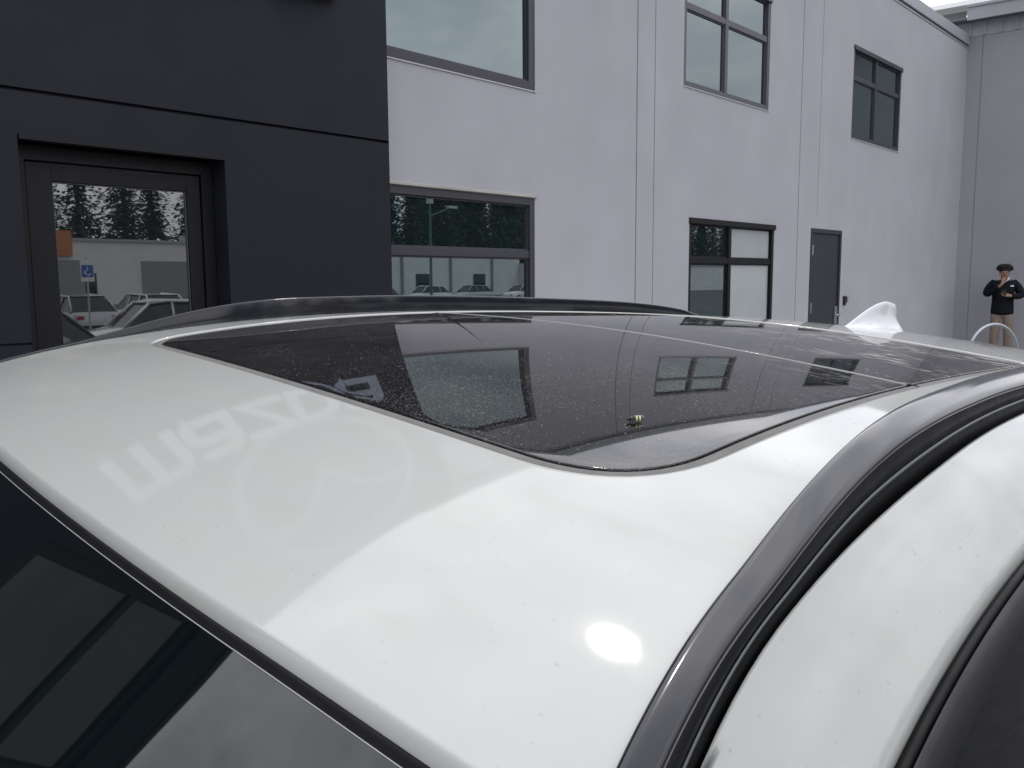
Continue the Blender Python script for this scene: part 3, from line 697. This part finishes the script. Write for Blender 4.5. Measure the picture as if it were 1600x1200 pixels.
    for wx in (-1.22, 1.60):
        b = MB(); rows = []
        for a in frange(radians(-25), radians(205), 30):
            rows.append([(wx + r_ * cos(a), Y(o), -1.25 + r_ * sin(a)) for r_, o in ((.37, .80), (.372, .935), (.38, .943), (.43, .941), (.44, .93))])
        b.grid(rows); cb(b, 'wheel_arch', satin_black, smooth=True)
        b = MB(); n_ = 40
        prof = [(.20, .70), (.27, .695), (.335, .71), (.362, .74), (.365, .80), (.362, .86), (.335, .895), (.28, .905), (.235, .895), (.23, .86)]
        rows = [[(wx + r_ * cos(2 * pi * k / n_), Y(o), -1.255 + r_ * sin(2 * pi * k / n_)) for k in range(n_)] for r_, o in prof]
        b.grid(rows, closed=True); wt = MB(); wt.v, wt.f = b.v, b.f; wheel = cb(wt, 'wheel', tyre_m, smooth=True)
        b = MB(); rows = [[(wx + r_ * cos(2 * pi * k / n_), Y(o), -1.255 + r_ * sin(2 * pi * k / n_)) for k in range(n_)] for r_, o in ((.238, .86), (.238, .90), (.222, .902), (.215, .87))]
        b.grid(rows, closed=True)
        for k in range(10):
            a = 2 * pi * k / 10
            ca, sa = cos(a), sin(a)
            b.add([(wx + r_ * ca + w_ * -sa, Y(o), -1.255 + r_ * sa + w_ * ca) for r_, w_, o in ((.03, -.014, .885), (.03, .014, .885), (.225, .02, .895), (.225, -.02, .895), (.03, -.014, .865), (.03, .014, .865), (.225, .02, .87), (.225, -.02, .87))],
                  [(0, 1, 2, 3), (7, 6, 5, 4), (0, 4, 5, 1), (1, 5, 6, 2), (2, 6, 7, 3), (3, 7, 4, 0)])
        b.add([(wx + .045 * cos(2 * pi * k / 16), Y(.893), -1.255 + .045 * sin(2 * pi * k / 16)) for k in range(16)], [tuple(range(16))])
        cb(b, 'rim', alloy, wheel)
    # mirror
    b = MB(); rows = []
    for t in frange(0, pi, 9):
        rows.append([(-.62 + .07 * cos(a) * sin(t) - .02 * (1 - cos(t)), Y(.99 - .12 * cos(t)), -.50 + .075 * sin(a) * sin(t)) for a in frange(0, 2 * pi, 15)[:-1]])
    b.grid(rows, closed=True); b.box(-.64, -.60, *(sorted((Y(.85), Y(.90)))), -.57, -.54); cb(b, 'side_mirror', white, smooth=True)
    # lamps and door handles
    b = MB(); r_ = [[(-2.03 + .22 * t + .0, Y(.62 + .22 * t ** .7 + .01), z) for z in (-.80, -.86, -.90)] for t in frange(0, 1, 8)]
    b.grid(r_); cb(b, 'headlight', lamp_m, smooth=True)
    b = MB(); r_ = [[(2.635 - .20 * t, Y(.50 + .31 * t ** .6 + .03), z) for z in (-.68, -.74, -.80)] for t in frange(0, 1, 8)]
    b.grid(r_); cb(b, 'tail_light', red_m, smooth=True)
    for xp in (.42, 1.35):
        b = MB(); b.tube([(xp - .09, Y(.925), -.68), (xp - .085, Y(.955), -.68), (xp + .085, Y(.955), -.68), (xp + .09, Y(.925), -.68)], .012, 8); cb(b, 'door_handle', white, smooth=True)
side(-1, 'near'); side(1, 'far')
# hood, fascias, tail
b = MB(); rows = []
for x_ in frange(-2.02, -1.02, 24):
    wd = .862 - (((-1.1 - x_) / 1.0) ** 2.6 * .22 if x_ < -1.1 else 0); ze = -.53 - .16 * max(0, -1.0 - x_)
    rows.append([(x_, wd * t, ze + .055 * (1 - t ** 4) * min(1, (x_ + 2.1) / .3)) for t in frange(-1, 1, 28)])
b.grid(rows); cb(b, 'hood', white, smooth=True)
b = MB(); b.grid([[(x_, t, z + .0) for t in frange(-.84, .84, 20)] for x_, z in ((-1.02, -.475), (-1.08, -.49), (-1.25, -.50), (-1.25, -.56))]); cb(b, 'cowl', satin_black, smooth=True)
def fas(x0, wt, zt, name, sign):
    b = MB(); rows = []
    for z in frange(zt, -1.38, 10):
        rows.append([(x0 + sign * (.07 * (1 - t * t)), wt * t, z) for t in frange(-1, 1, 24)])
    b.grid(rows); return cb(b, name, white, smooth=True)
fas(-2.02, .652, -.70, 'front_bumper', -1); fas(2.60, .705, -.62, 'rear_bumper', 1)
b = MB(); b.grid([[(-2.095 + .06 * t * t, .5 * t, z) for t in frange(-1, 1, 14)] for z in (-.84, -1.1)]); cb(b, 'grille', satin_black, smooth=True)
b = MB(); rows = []
for x_, z, wd in ((1.93, -.075, .55), (2.03, -.11, .56), (2.10, -.16, .56), (2.09, -.185, .56)): rows.append([(x_ - .16 * y_ * y_, y_, z - .09 * y_ * y_) for y_ in frange(-wd, wd, 24)])
b.grid(rows); cb(b, 'rear_spoiler', white, smooth=True)
b = MB(); rows = []
for x_, z, wd in ((2.02, -.17, .58), (2.20, -.30, .64), (2.38, -.45, .72), (2.50, -.56, .78)): rows.append([(x_ - .16 * y_ * y_, y_, z - .03 * y_ * y_) for y_ in frange(-wd, wd, 24)])
b.grid(rows); cb(b, 'rear_window', side_glass, smooth=True)
b = MB(); rows = []
for x_, z, wd in ((2.50, -.56, .80), (2.60, -.60, .75), (2.66, -.66, .70)): rows.append([(x_ - .10 * y_ * y_, y_, z) for y_ in frange(-wd, wd, 24)])
b.grid(rows); cb(b, 'tailgate', white, smooth=True)
for sg_ in (-1, 1):
    b = MB(); rows = []
    for x_ in frange(1.90, 2.5, 12):
        t = (x_ - 1.9) / .6; zt = -.11 - .44 * t; rows.append([(x_, sg_ * (.60 + .18 * t), zt), (x_, sg_ * (.70 + .13 * t), zt - .06 * (1 - t)), (x_, sg_ * (.862 - ((x_ - 1.9) / .72) ** 2.2 * .16), -.56)])
    b.grid(rows); cb(b, 'rear_pillar', white, smooth=True)

# -- shark fin antenna
b = MB(); rows = []
fx0, fx1 = 1.455, 1.785
for i, t in enumerate(frange(0, 1, 18)):
    x_ = fx0 + (fx1 - fx0) * t
    # height: sweeps up to a tip near the rear, rear edge cut
    hh = .075 * sin(min(1, t / .76) * pi / 2) ** 1.1
    rows.append((x_, hh, .030 * sin(pi * min(.98, .06 + .88 * t ** .7)) ** .6))
sec = []
for (x_, hh, hw) in rows:
    z0 = surf(x_, 0) - .004; r_ = []
    for y_, f in ((-1, 0), (-.92, .08), (-.62, .22), (-.34, .45), (-.20, .75), (-.12, .93), (0, 1), (.12, .93), (.20, .75), (.34, .45), (.62, .22), (.92, .08), (1, 0)):
        t = (x_ - fx0) / (fx1 - fx0)
        xx = x_ - (max(0, t - .60) / .40) * .052 * min(1, f / .40) ** .8
        r_.append((xx, hw * y_, z0 + .003 + hh * f))
    sec.append(r_)
b.grid(sec); b.cap(sec[-1]); cb(b, 'shark_fin_antenna', mat('antenna_white', (.62, .63, .66), .3, coat=1., coat_rough=.05), smooth=True, subsurf=2)

# ------------------------------------------------------------------ insect on the sunroof
def car_to_world(p): return M3 @ (Vector(p) - C_) + Vector((0, 0, CAMZ))
bx_, by_ = .172, -.388
ins_e = empty('insect', car_to_world((bx_, by_, surf(bx_, by_) - .0014)), radians(-40)); ins_e.scale = (1.45, 1.45, 1.45); tag(ins_e, 'tiny dark insect with pale yellow bands lying on the sunroof glass', 'insect')
def ell(b, c, r, n=12, m_=8):
    rows = []
    for i in range(m_ + 1):
        t = pi * i / m_; rows.append([(c[0] - r[0] * cos(t), c[1] + r[1] * sin(t) * cos(a), c[2] + r[2] * sin(t) * sin(a)) for a in frange(0, 2 * pi, n + 1)[:-1]])
    b.grid(rows, closed=True)
bug = mat('insect_dark', (.015, .013, .01), .35, coat=.5); yel = mat('insect_pale_band', (.85, .85, .45), .15, coat=1.)
b = MB(); ell(b, (.0028, 0, .0022), (.0034, .0017, .0017)); ell(b, (-.0018, 0, .0024), (.0016, .0015, .0015)); ell(b, (-.0040, 0, .0022), (.0011, .0012, .0011))
for k in (-.0025, -.0015, 0):
    for s_ in (-1, 1): b.tube([(k, s_ * .001, .0022), (k, s_ * .003, .0028), (k + .0005, s_ * .0042, .0002)], .00025, 5)
b.build('body', bug, ins_e, smooth=True)
for k in (.0012, .0034):
    b = MB(); b.tube([(k, 0, .0022), (k + .0011, 0, .0022)], .00185, 14); b.build('band', yel, ins_e, smooth=True)
b = MB()
for s_ in (-1, 1): b.add([(-.001, s_ * .0005, .0040), (.003, s_ * .0012, .0043), (.0068, s_ * .0026, .0040), (.006, s_ * .0010, .0041)], [(0, 1, 2, 3)])
b.build('wing', mat('insect_wing', (.5, .48, .35), .2), ins_e)

# ------------------------------------------------------------------ bicycle rack hoop
def at(px, py, depth):
    d = Rf + Rr * ((px - 800) / 1340.75) + Ru * (-(py - 600) / 1340.75); return Vector((0, 0, CAMZ)) + d * depth
hp = at(1553, 520, 12.6); 
rack = MB(); u = Vector((Rr.x, Rr.y, 0)).normalized(); u = (u + Vector((Rf.x, Rf.y, 0)).normalized() * .35).normalized()
path = []; Rh = .49; zt = .745
for z in (.0, .1, .2): path.append(Vector((hp.x, hp.y, z)) - u * Rh)
for a in frange(pi, 0, 22)[1:-1]: path.append(Vector((hp.x, hp.y, zt - Rh)) + u * Rh * cos(a) + Vector((0, 0, Rh * sin(a))))
for z in (.2, .1, .0): path.append(Vector((hp.x, hp.y, z)) + u * Rh)
rk = empty('bike_rack', (hp.x, hp.y, 0)); tag(rk, 'galvanised steel hoop bike rack standing in front of the person', 'bike rack')
rack.tube([p_ - Vector((hp.x, hp.y, 0)) for p_ in path], .024, 14); rack.build('hoop', galv, rk, smooth=True)
for s_ in (-1, 1):
    b = MB(); c = u * Rh * s_; b.tube([c, c + Vector((0, 0, .012))], .07, 18); b.build('base_plate', galv, rk)

# ------------------------------------------------------------------ person
pp = at(1563, 530, 15.75); px_, py_ = pp.x, pp.y
per = empty('person', (px_, py_, 0), radians(-72)); tag(per, 'person in black jacket and tan trousers by the far wall, looking at a phone', 'person')
def skin(name, m, chains, parent, sub=2):
    """chains: lists of (point, (rx, ry)); a chain may start with an index into the vertex list"""
    vs = []; es = []; rad = []; roots = []
    for ch in chains:
        prev = None
        for it in ch:
            if isinstance(it, int): prev = it; continue
            vs.append(it[0]); rad.append(it[1] if isinstance(it[1], tuple) else (it[1], it[1]))
            if prev is None: roots.append(len(vs) - 1)
            else: es.append((prev, len(vs) - 1))
            prev = len(vs) - 1
    me = bpy.data.meshes.new(name); me.from_pydata(vs, es, []); me.materials.append(m)
    o = bpy.data.objects.new(name, me); COL.objects.link(o); o.parent = parent
    sk = o.modifiers.new('skin', 'SKIN'); sk.use_smooth_shade = True
    for i, r_ in enumerate(rad):
        me.skin_vertices[0].data[i].radius = r_; me.skin_vertices[0].data[i].use_root = i in roots
    q = o.modifiers.new('sub', 'SUBSURF'); q.levels = sub; q.render_levels = sub
    return o
# facing local -Y, right side is -X.  standing height 1.64 m
RHAND = (-.035, -.235, 1.335); LHAND = (.03, -.30, 1.13)
body = [
    [((0, 0, .90), .12), ((0, -.005, 1.08), .12), ((0, 0, 1.24), .13), ((0, 0, 1.34), .10), ((0, -.015, 1.40), .052), ((0, -.045, 1.455), .062), ((0, -.06, 1.51), (.078, .092)), ((0, -.058, 1.57), (.072, .085)), ((0, -.05, 1.61), .04)],
    [2, ((-.15, 0, 1.33), .055), ((-.20, .0, 1.28), .05), ((-.27, -.03, 1.12), .040), ((-.17, -.17, 1.20), .034), ((-.06, -.225, 1.29), .024), ((-.038, -.232, 1.325), (.034, .018)), ((-.025, -.222, 1.365), (.036, .016))],
    [2, ((.15, 0, 1.33), .055), ((.20, .0, 1.28), .05), ((.28, -.03, 1.10), .040), ((.17, -.19, 1.09), .034), ((.085, -.27, 1.10), .024), ((.05, -.29, 1.11), (.034, .018)), ((.0, -.30, 1.115), (.036, .016))],
    [0, ((-.09, 0, .84), .09), ((-.10, -.01, .47), .062), ((-.105, .015, .10), .042), ((-.11, -.10, .045), (.042, .032))],
    [0, ((.09, 0, .84), .09), ((.11, -.03, .47), .062), ((.12, .0, .10), .042), ((.13, -.11, .045), (.042, .032))],
]
def chain_rel(base, dirs, r0): 
    c = []; p_ = Vector(base); c.append((tuple(p_), r0)); 
    for d in dirs: p_ = p_ + Vector(d); c.append((tuple(p_), r0 * .88)); r0 *= .9
    return c
for k, dx in enumerate((-.026, -.009, .008, .024)):                     # right-hand fingers curled at the mouth
    l = (.030, .034, .032, .025)[k]
    body.append(chain_rel((-.025 + dx * .8, -.222, 1.375 - abs(dx) * .2), [(.004, .012, l), (.008, .030, l * .55), (.006, .018, -.004)], .0088))
body.append(chain_rel((-.000, -.215, 1.345), [(.022, .012, .016), (.014, .018, .020)], .0098))
for k, dz in enumerate((.020, .006, -.008, -.021)):                     # left-hand fingers curled round the phone
    l = (.030, .034, .032, .025)[k]
    body.append(chain_rel((-.004, -.30 - .004 * k, 1.115 + dz * .8), [(-l, -.012, .004), (-l * .5, .006, .016), (.008, .012, .012)], .0088))
body.append(chain_rel((.022, -.315, 1.13), [(-.016, -.016, .020), (-.022, .004, .010)], .0098))
bo = skin('body', skin_m, body, per)
# face details: nose, ears, eyes and mouth belong to the head
eye_m = mat('eye_dark', (.05, .025, .02), .4)
for nm_, c_, r_, m_ in (('nose', (0, -.156, 1.497), (.011, .016, .018), skin_m), ('ear', (-.078, -.05, 1.50), (.010, .014, .028), skin_m), ('ear', (.078, -.05, 1.50), (.010, .014, .028), skin_m),
                        ('eye', (-.028, -.142, 1.520), (.013, .006, .006), eye_m), ('eye', (.028, -.142, 1.520), (.013, .006, .006), eye_m), ('mouth', (0, -.143, 1.462), (.022, .006, .005), eye_m)):
    b = MB(); ell(b, c_, r_); b.build(nm_, m_, bo, smooth=True)
skin('trousers', trouser_m, [[((0, .005, .93), (.15, .12)), ((0, .005, .86), (.155, .125))],
     [1, ((-.092, 0, .78), (.100, .105)), ((-.102, -.012, .47), (.080, .085)), ((-.106, .012, .20), (.072, .078)), ((-.108, .012, .085), (.074, .082))],
     [1, ((.092, 0, .78), (.100, .105)), ((.112, -.032, .47), (.080, .085)), ((.121, -.006, .20), (.072, .078)), ((.124, -.004, .085), (.074, .082))]], per)
jk = skin('jacket', jacket_m, [
     [((0, .0, .73), (.205, .150)), ((0, .0, .80), (.205, .150)), ((0, 0, .92), (.195, .145)), ((0, -.005, 1.08), (.190, .145)), ((0, 0, 1.24), (.200, .145)), ((0, 0, 1.34), (.120, .100)), ((0, -.005, 1.395), (.085, .080))],
     [4, ((-.17, 0, 1.325), .078), ((-.225, .005, 1.25), .085), ((-.285, -.03, 1.11), .076), ((-.18, -.165, 1.185), .058), ((-.085, -.215, 1.27), .046)],
     [4, ((.17, 0, 1.325), .078), ((.225, .005, 1.25), .085), ((.295, -.03, 1.10), .076), ((.18, -.185, 1.085), .058), ((.10, -.26, 1.10), .046)]], per)
# quilting seams and a small chest mark
b = MB(); b.add([(.095, -.152, 1.262), (.150, -.146, 1.262), (.150, -.143, 1.286), (.095, -.150, 1.286)], [(0, 1, 2, 3)]); b.build('chest_patch', white_cloth, jk)
b = MB(); b.tube([(-.045, -.085, 1.37), (.01, -.108, 1.345), (.055, -.10, 1.385), (.080, -.055, 1.425)], .014, 8); b.build('collar', white_cloth, jk, smooth=True)
# hair: wavy mop built from many overlapping locks
b = MB(); rnd = random.Random(3)
ell(b, (0, -.035, 1.575), (.104, .112, .082), 16, 10)
for k in range(170):
    a = rnd.uniform(0, 2 * pi); e = rnd.uniform(-.25, 1.4)
    if -.9 < (a + pi / 2) % (2 * pi) - 0 and e < .15 and sin(a) < -.6: continue
    c = Vector((.104 * cos(a) * cos(e), -.038 + .112 * sin(a) * cos(e), 1.572 + .082 * sin(e)))
    d = Vector((cos(a + 1), sin(a + 1), rnd.uniform(-.4, .5))) * .040
    o_ = Vector((cos(a), sin(a), .4)) * .016
    b.tube([c, c + d * .5 + o_, c + d], [.013, .012, .003], 5)
b.build('hair', hair_m, per, smooth=True)
for s_, ox, oy in ((-1, -.110, -.045), (1, .128, -.060)):
    b = MB(); rows = []
    for t, w_, h_ in ((0, .030, .05), (.12, .042, .075), (.35, .044, .085), (.6, .042, .065), (.85, .046, .045), (1, .025, .02)):
        y_ = oy + .11 - .27 * t; rows.append([(ox + w_ * c, y_, z) for c, z in ((-1, .002), (1, .002), (1, .02), (.8, h_), (-.8, h_), (-1, .02))])
    b.sweep(rows); b.build('shoe', satin_black, per, smooth=True)
rot = Matrix.Rotation(radians(-72), 3, 'Z')
pl = rot @ Vector((-.012, -.335, 1.165)) + Vector((px_, py_, 0))
ph = MB(); ph.box(-.036, .036, -.004, .004, -.05, .065); pho = ph.build('phone', phone_m, None, bevel=.004); pho.location = pl; pho.rotation_euler = (radians(-50), 0, radians(-72))
tag(pho, 'black smartphone held in the hand of the person by the wall', 'phone')

# ------------------------------------------------------------------ what stands behind the viewer (seen mirrored in the windows)
def zl(y): return lot_z(y)
YO = -75
wh = empty('warehouse', (60, YO, zl(YO))); tag(wh, 'long low pale warehouse mirrored in the ground floor windows', 'building')
def Wp(x_, y_, z): return (x_ - 60, y_ - YO, z)
def wbox(name, m, x0, x1, y0, y1, z0, z1, parent=wh):
    b = MB(); b.box(x0, x1, y0, y1, z0, z1); b.v = [Wp(*v) for v in b.v]; return b.build(name, m, parent)
wbox('wall', ware_m, 22, 94, YO - 20, YO, 0, 6.1); wbox('annex_wall', ware_m, 94.01, 250, YO - 16, YO + 1.5, 0, 4.5)
wbox('parapet', coping_m, 21.9, 94, YO + .001, YO + .15, 6.0, 6.25); wbox('annex_parapet', coping_m, 94.02, 250, YO + 1.501, YO + 1.62, 4.45, 4.65)
for x_ in (71.5, 80, 88): wbox('downpipe' if x_ != 80 else 'pilaster', mat('pipe_grey', (.25, .26, .27), .6), x_, x_ + .35, YO + .001, YO + .2, 0, 6.0)
for x_, w_ in ((74, 2.3), (84.5, 2.3), (31, 2.6), (47, 3.5), (52, 2.2)): 
    f = wbox('window', frame_m, x_, x_ + w_, YO + .001, YO + .08, .9, 3.0); wbox('pane', side_glass, x_ + .12, x_ + w_ - .12, YO + .081, YO + .10, 1.02, 2.88, f)
for x_ in (27, 38): wbox('roller_door', mat('roller_grey', (.24, .26, .27), .6, var=.05), x_, x_ + 5.5, YO + .001, YO + .12, 0, 4.2)
wbox('sign_band', orange_m, 27.0, 31.5, YO + .001, YO + .3, 4.6, 6.9); wbox('rooftop_unit', coping_m, 44, 46, YO - 4, YO - 2, 6.1, 7.0)

def conifer(seed, H, R):
    rn = random.Random(seed); root = empty('conifer_tree')
    b = MB(); b.tube([(0, 0, 0), (.05, 0, H * .4), (0, .05, H * .97)], [H * .018, H * .012, .03], 8); b.build('trunk', bark, root, smooth=True)
    b = MB(); z = H * .10
    while z < H * .985:
        fr_ = (z / H); rad = R * (1 - fr_) ** .75 * rn.uniform(.72, 1.12) + .15; nb = max(5, int(11 * (1 - fr_) + 5))
        for k in range(nb):
            a = 2 * pi * k / nb + rn.uniform(-.35, .35); L = rad * rn.uniform(.35, 1.15); steps = max(2, int(L / .42))
            for j in range(steps):
                t = (j + .6) / steps; r_ = L * t; zz = z - .30 * r_ + rn.uniform(-.35, .35); c = Vector((cos(a) * r_, sin(a) * r_, zz))
                for q in range(3):
                    s_ = rn.uniform(.40, .75) * (1.15 - .4 * t); d1 = Vector((cos(a + rn.uniform(-1, 1)), sin(a + rn.uniform(-1, 1)), rn.uniform(-.5, .15))).normalized() * s_
                    d2 = Vector((-sin(a), cos(a), rn.uniform(-.5, .5))).normalized() * s_ * .45
                    cc = c + Vector((rn.uniform(-.2, .2), rn.uniform(-.2, .2), rn.uniform(-.15, .15)))
                    b.add([cc - d2 * .6, cc + d1 * .5 - d2, cc + d1, cc + d1 * .5 + d2], [(0, 1, 2, 3)])
        z += rn.uniform(.42, .62)
    b.build('crown', needle, root, fix=False); return root
protos = [conifer(1, 19, 5.0), conifer(2, 22, 5.4), conifer(3, 16, 5.4)]
rn = random.Random(11); i = 0; used = [False] * 3
xs_ = []
x_ = 18.
while x_ < 270: xs_.append(x_); x_ += rn.uniform(3.4, 6.4) if x_ < 60 else (rn.uniform(3.4, 5.0) if x_ < 160 else rn.uniform(6, 8))
for x_ in xs_:
    for row in range(1 if x_ < 60 else (3 if x_ < 160 else 2)):
        k = rn.randrange(3); o = protos[k] if not used[k] else copy_tree(protos[k]); used[k] = True
        yy = YO - 26 - row * 7 - rn.uniform(0, 5); o.location = (x_ + row * 2.1, yy, zl(yy)); o.rotation_euler = (0, 0, rn.uniform(0, 6)); s_ = rn.uniform(.85, 1.15); o.scale = (s_, s_, s_ * (1.5 if x_ > 60 else 1.2))
        tag(o, 'tall dark conifer in the belt of trees behind the pale warehouse', 'tree', 'conifers behind the warehouse')

def lot_car(paint, H=1.62, L=4.5):
    root = empty('parked_car'); Wd = .90
    prof = [(-L / 2, .42, .55), (-L / 2 + .05, .72, .80), (-L / 2 + .6, .92, .88), (-L / 2 + 1.15, 1.02, .90), (0, 1.04, .90), (L / 2 - .7, 1.06, .90), (L / 2 - .1, 1.0, .84), (L / 2, .62, .70)]
    b = MB(); rows = []
    for x_, zt, hw in prof: rows.append([(x_, -hw * .93, .28), (x_, -hw, .5), (x_, -hw * .99, zt - .18), (x_, -hw * .93, zt - .03), (x_, -hw * .80, zt), (x_, hw * .80, zt), (x_, hw * .93, zt - .03), (x_, hw * .99, zt - .18), (x_, hw, .5), (x_, hw * .93, .28)])
    b.sweep(rows); b.build('body', paint, root, smooth=True, bevel=.01)
    b = MB(); rows = []
    gl = [(-L / 2 + 1.15, 1.0, .80), (-L / 2 + 1.75, H - .06, .62), (-.1, H, .64), (L / 2 - .95, H - .05, .62), (L / 2 - .35, 1.03, .78)]
    for x_, zt, hw in gl: rows.append([(x_, -.84, 1.0), (x_, -hw - .015, max(1.001, zt - .08)), (x_, -hw + .06, zt - .02), (x_, hw - .06, zt - .02), (x_, hw + .015, max(1.001, zt - .08)), (x_, .84, 1.0)])
    b.sweep(rows); b.build('cabin_glass', side_glass, root, smooth=False)
    b = MB(); b.add([(x_, s_ * hw, z) for x_, z, hw in ((-L / 2 + 1.72, H - .05, .60), (-.1, H + .012, .635), (L / 2 - .93, H - .04, .60)) for s_ in (-1, 1)], [(0, 1, 3, 2), (2, 3, 5, 4)])
    for s_ in (-1, 1):
        b.tube([(-L / 2 + 1.1, s_ * .80, 1.02), (-L / 2 + 1.74, s_ * .63, H - .05)], .035, 6); b.tube([(-L / 2 + 1.74, s_ * .63, H - .05), (-.1, s_ * .655, H), (L / 2 - .95, s_ * .63, H - .05), (L / 2 - .38, s_ * .79, 1.02)], .04, 6)
        for xp in (.0, .85): b.tube([(xp, s_ * .845, 1.0), (xp, s_ * .655, H - .04)], .03, 6)
    b.build('roof', paint, root, smooth=True)
    for wx in (-L / 2 + .88, L / 2 - .85):
        for s_ in (-1, 1):
            b = MB(); b.tube([(wx, s_ * .68, .34), (wx, s_ * .895, .34)], .34, 20); wo = b.build('wheel', tyre_m, root)
            b = MB(); b.tube([(wx, s_ * .90, .34), (wx, s_ * .905, .34)], .21, 12); b.build('rim', alloy, wo)
    for s_ in (-1, 1): box('headlight', lamp_m, (-L / 2 - .01, -L / 2 + .12, *sorted((s_ * .45, s_ * .76)), .66, .76), root); box('tail_light', red_m, (L / 2 - .06, L / 2 + .01, *sorted((s_ * .5, s_ * .74)), .78, .90), root)
    return root
paints = [('dark grey', mat('car_paint_dark', (.02, .021, .024), .3, coat=1.)), ('white', mat('car_paint_white', (.68, .69, .70), .3, coat=1.)), ('silver', mat('car_paint_silver', (.35, .36, .38), .3, metal=.6, coat=1.))]
spots = [(0, (4.3, -6.4), 12), (1, (9.6, -10.6), 8), (1, (1.2, -3.9 - 6), 90), (2, (12.5, -24, ), 90), (1, (15.3, -24), 90), (0, (18.1, -24), 90), (2, (20.8, -24), 90), (1, (23.6, -24), 90), (0, (45, -47), 5), (1, (51, -47), 5), (2, (57, -47.5), 3), (1, (63.5, -47), 0), (0, (26.4, -24), 90), (0, (70, -47), 0), (1, (76, -47), 2)]
base_car = [None] * 3
CL = ['dark grey car parked closest behind the viewer, mirrored in the glazed door', 'white car parked beyond the closest dark grey one', 'white car parked side on in front of the closest dark grey one',
      'silver car at the left end of the middle row', 'white car next to the silver one at the left end of the middle row', 'dark grey car between a white and a silver one in the middle row', 'silver car between a dark grey and a white one in the middle row', 'white car between a silver and a dark grey one in the middle row',
      'dark grey car at the left end of the far row by the warehouse', 'white car second from left in the far row by the warehouse', 'silver car in the far row by the warehouse', 'white car right of the silver one in the far row', 'dark grey car at the right end of the middle row', 'dark grey car second from right in the far row', 'white car at the right end of the far row by the warehouse']
for n_, (k, xy, rz) in enumerate(spots):
    if base_car[k] is None: base_car[k] = lot_car(paints[k][1]); o = base_car[k]
    else: o = copy_tree(base_car[k])
    o.location = (xy[0], xy[1], zl(xy[1])); o.rotation_euler = (0, 0, radians(rz))
    tag(o, CL[n_], 'car', 'cars parked in the lot')
# parking sign
sx_, sy_ = 11.7, -20.5
ps = empty('parking_sign', (sx_, sy_, zl(sy_))); tag(ps, 'blue accessible parking sign on a thin post mirrored in the glazed door', 'sign')
b = MB(); b.tube([(0, 0, 0), (0, 0, 2.9)], .035, 8); b.build('post', galv, ps)
b = MB(); b.box(-.22, .22, .036, .046, 2.1, 2.85); pl_ = b.build('plate', white_cloth, ps)
b = MB(); b.box(-.19, .19, .047, .052, 2.25, 2.65); b.build('blue_panel', blue_m, pl_)
b = strokes([([(.0, 2.60), (.0, 2.46), (-.08, 2.46), (-.12, 2.36)], False), (arc(.02, 2.40, .085, 100, 350, 12), False)], .03, -.004); b.v = [(v[0], v[1] + .0525, v[2]) for v in b.v]; b.build('wheelchair_symbol', white_cloth, pl_)
lx, ly = 47, -42
lp = empty('street_lamp', (lx, ly, zl(ly))); tag(lp, 'green pole lamp with a short arm mirrored in the lower window', 'street lamp')
b = MB(); b.tube([(0, 0, 0), (0, 0, 8.2)], [.13, .08], 10); b.build('pole', green_pole, lp); b = MB(); b.tube([(0, 0, 7.2), (2.2, 0, 8.0)], .05, 8); b.build('arm', green_pole, lp); box('lamp_head', galv, (2.0, 2.9, -.15, .15, 7.95, 8.15), lp); box('cap', galv, (-.2, .2, -.2, .2, 8.2, 8.6), lp)
up_ = empty('utility_pole', (62, -72, zl(-72))); tag(up_, 'wooden utility pole with crossarm mirrored in the lower window', 'pole')
b = MB(); b.tube([(0, 0, 0), (0, 0, 11)], [.18, .12], 8); b.build('pole', bark, up_); box('crossarm', bark, (-1.3, 1.3, .12, .24, 10.2, 10.4), up_)

S.render.engine = 'CYCLES'
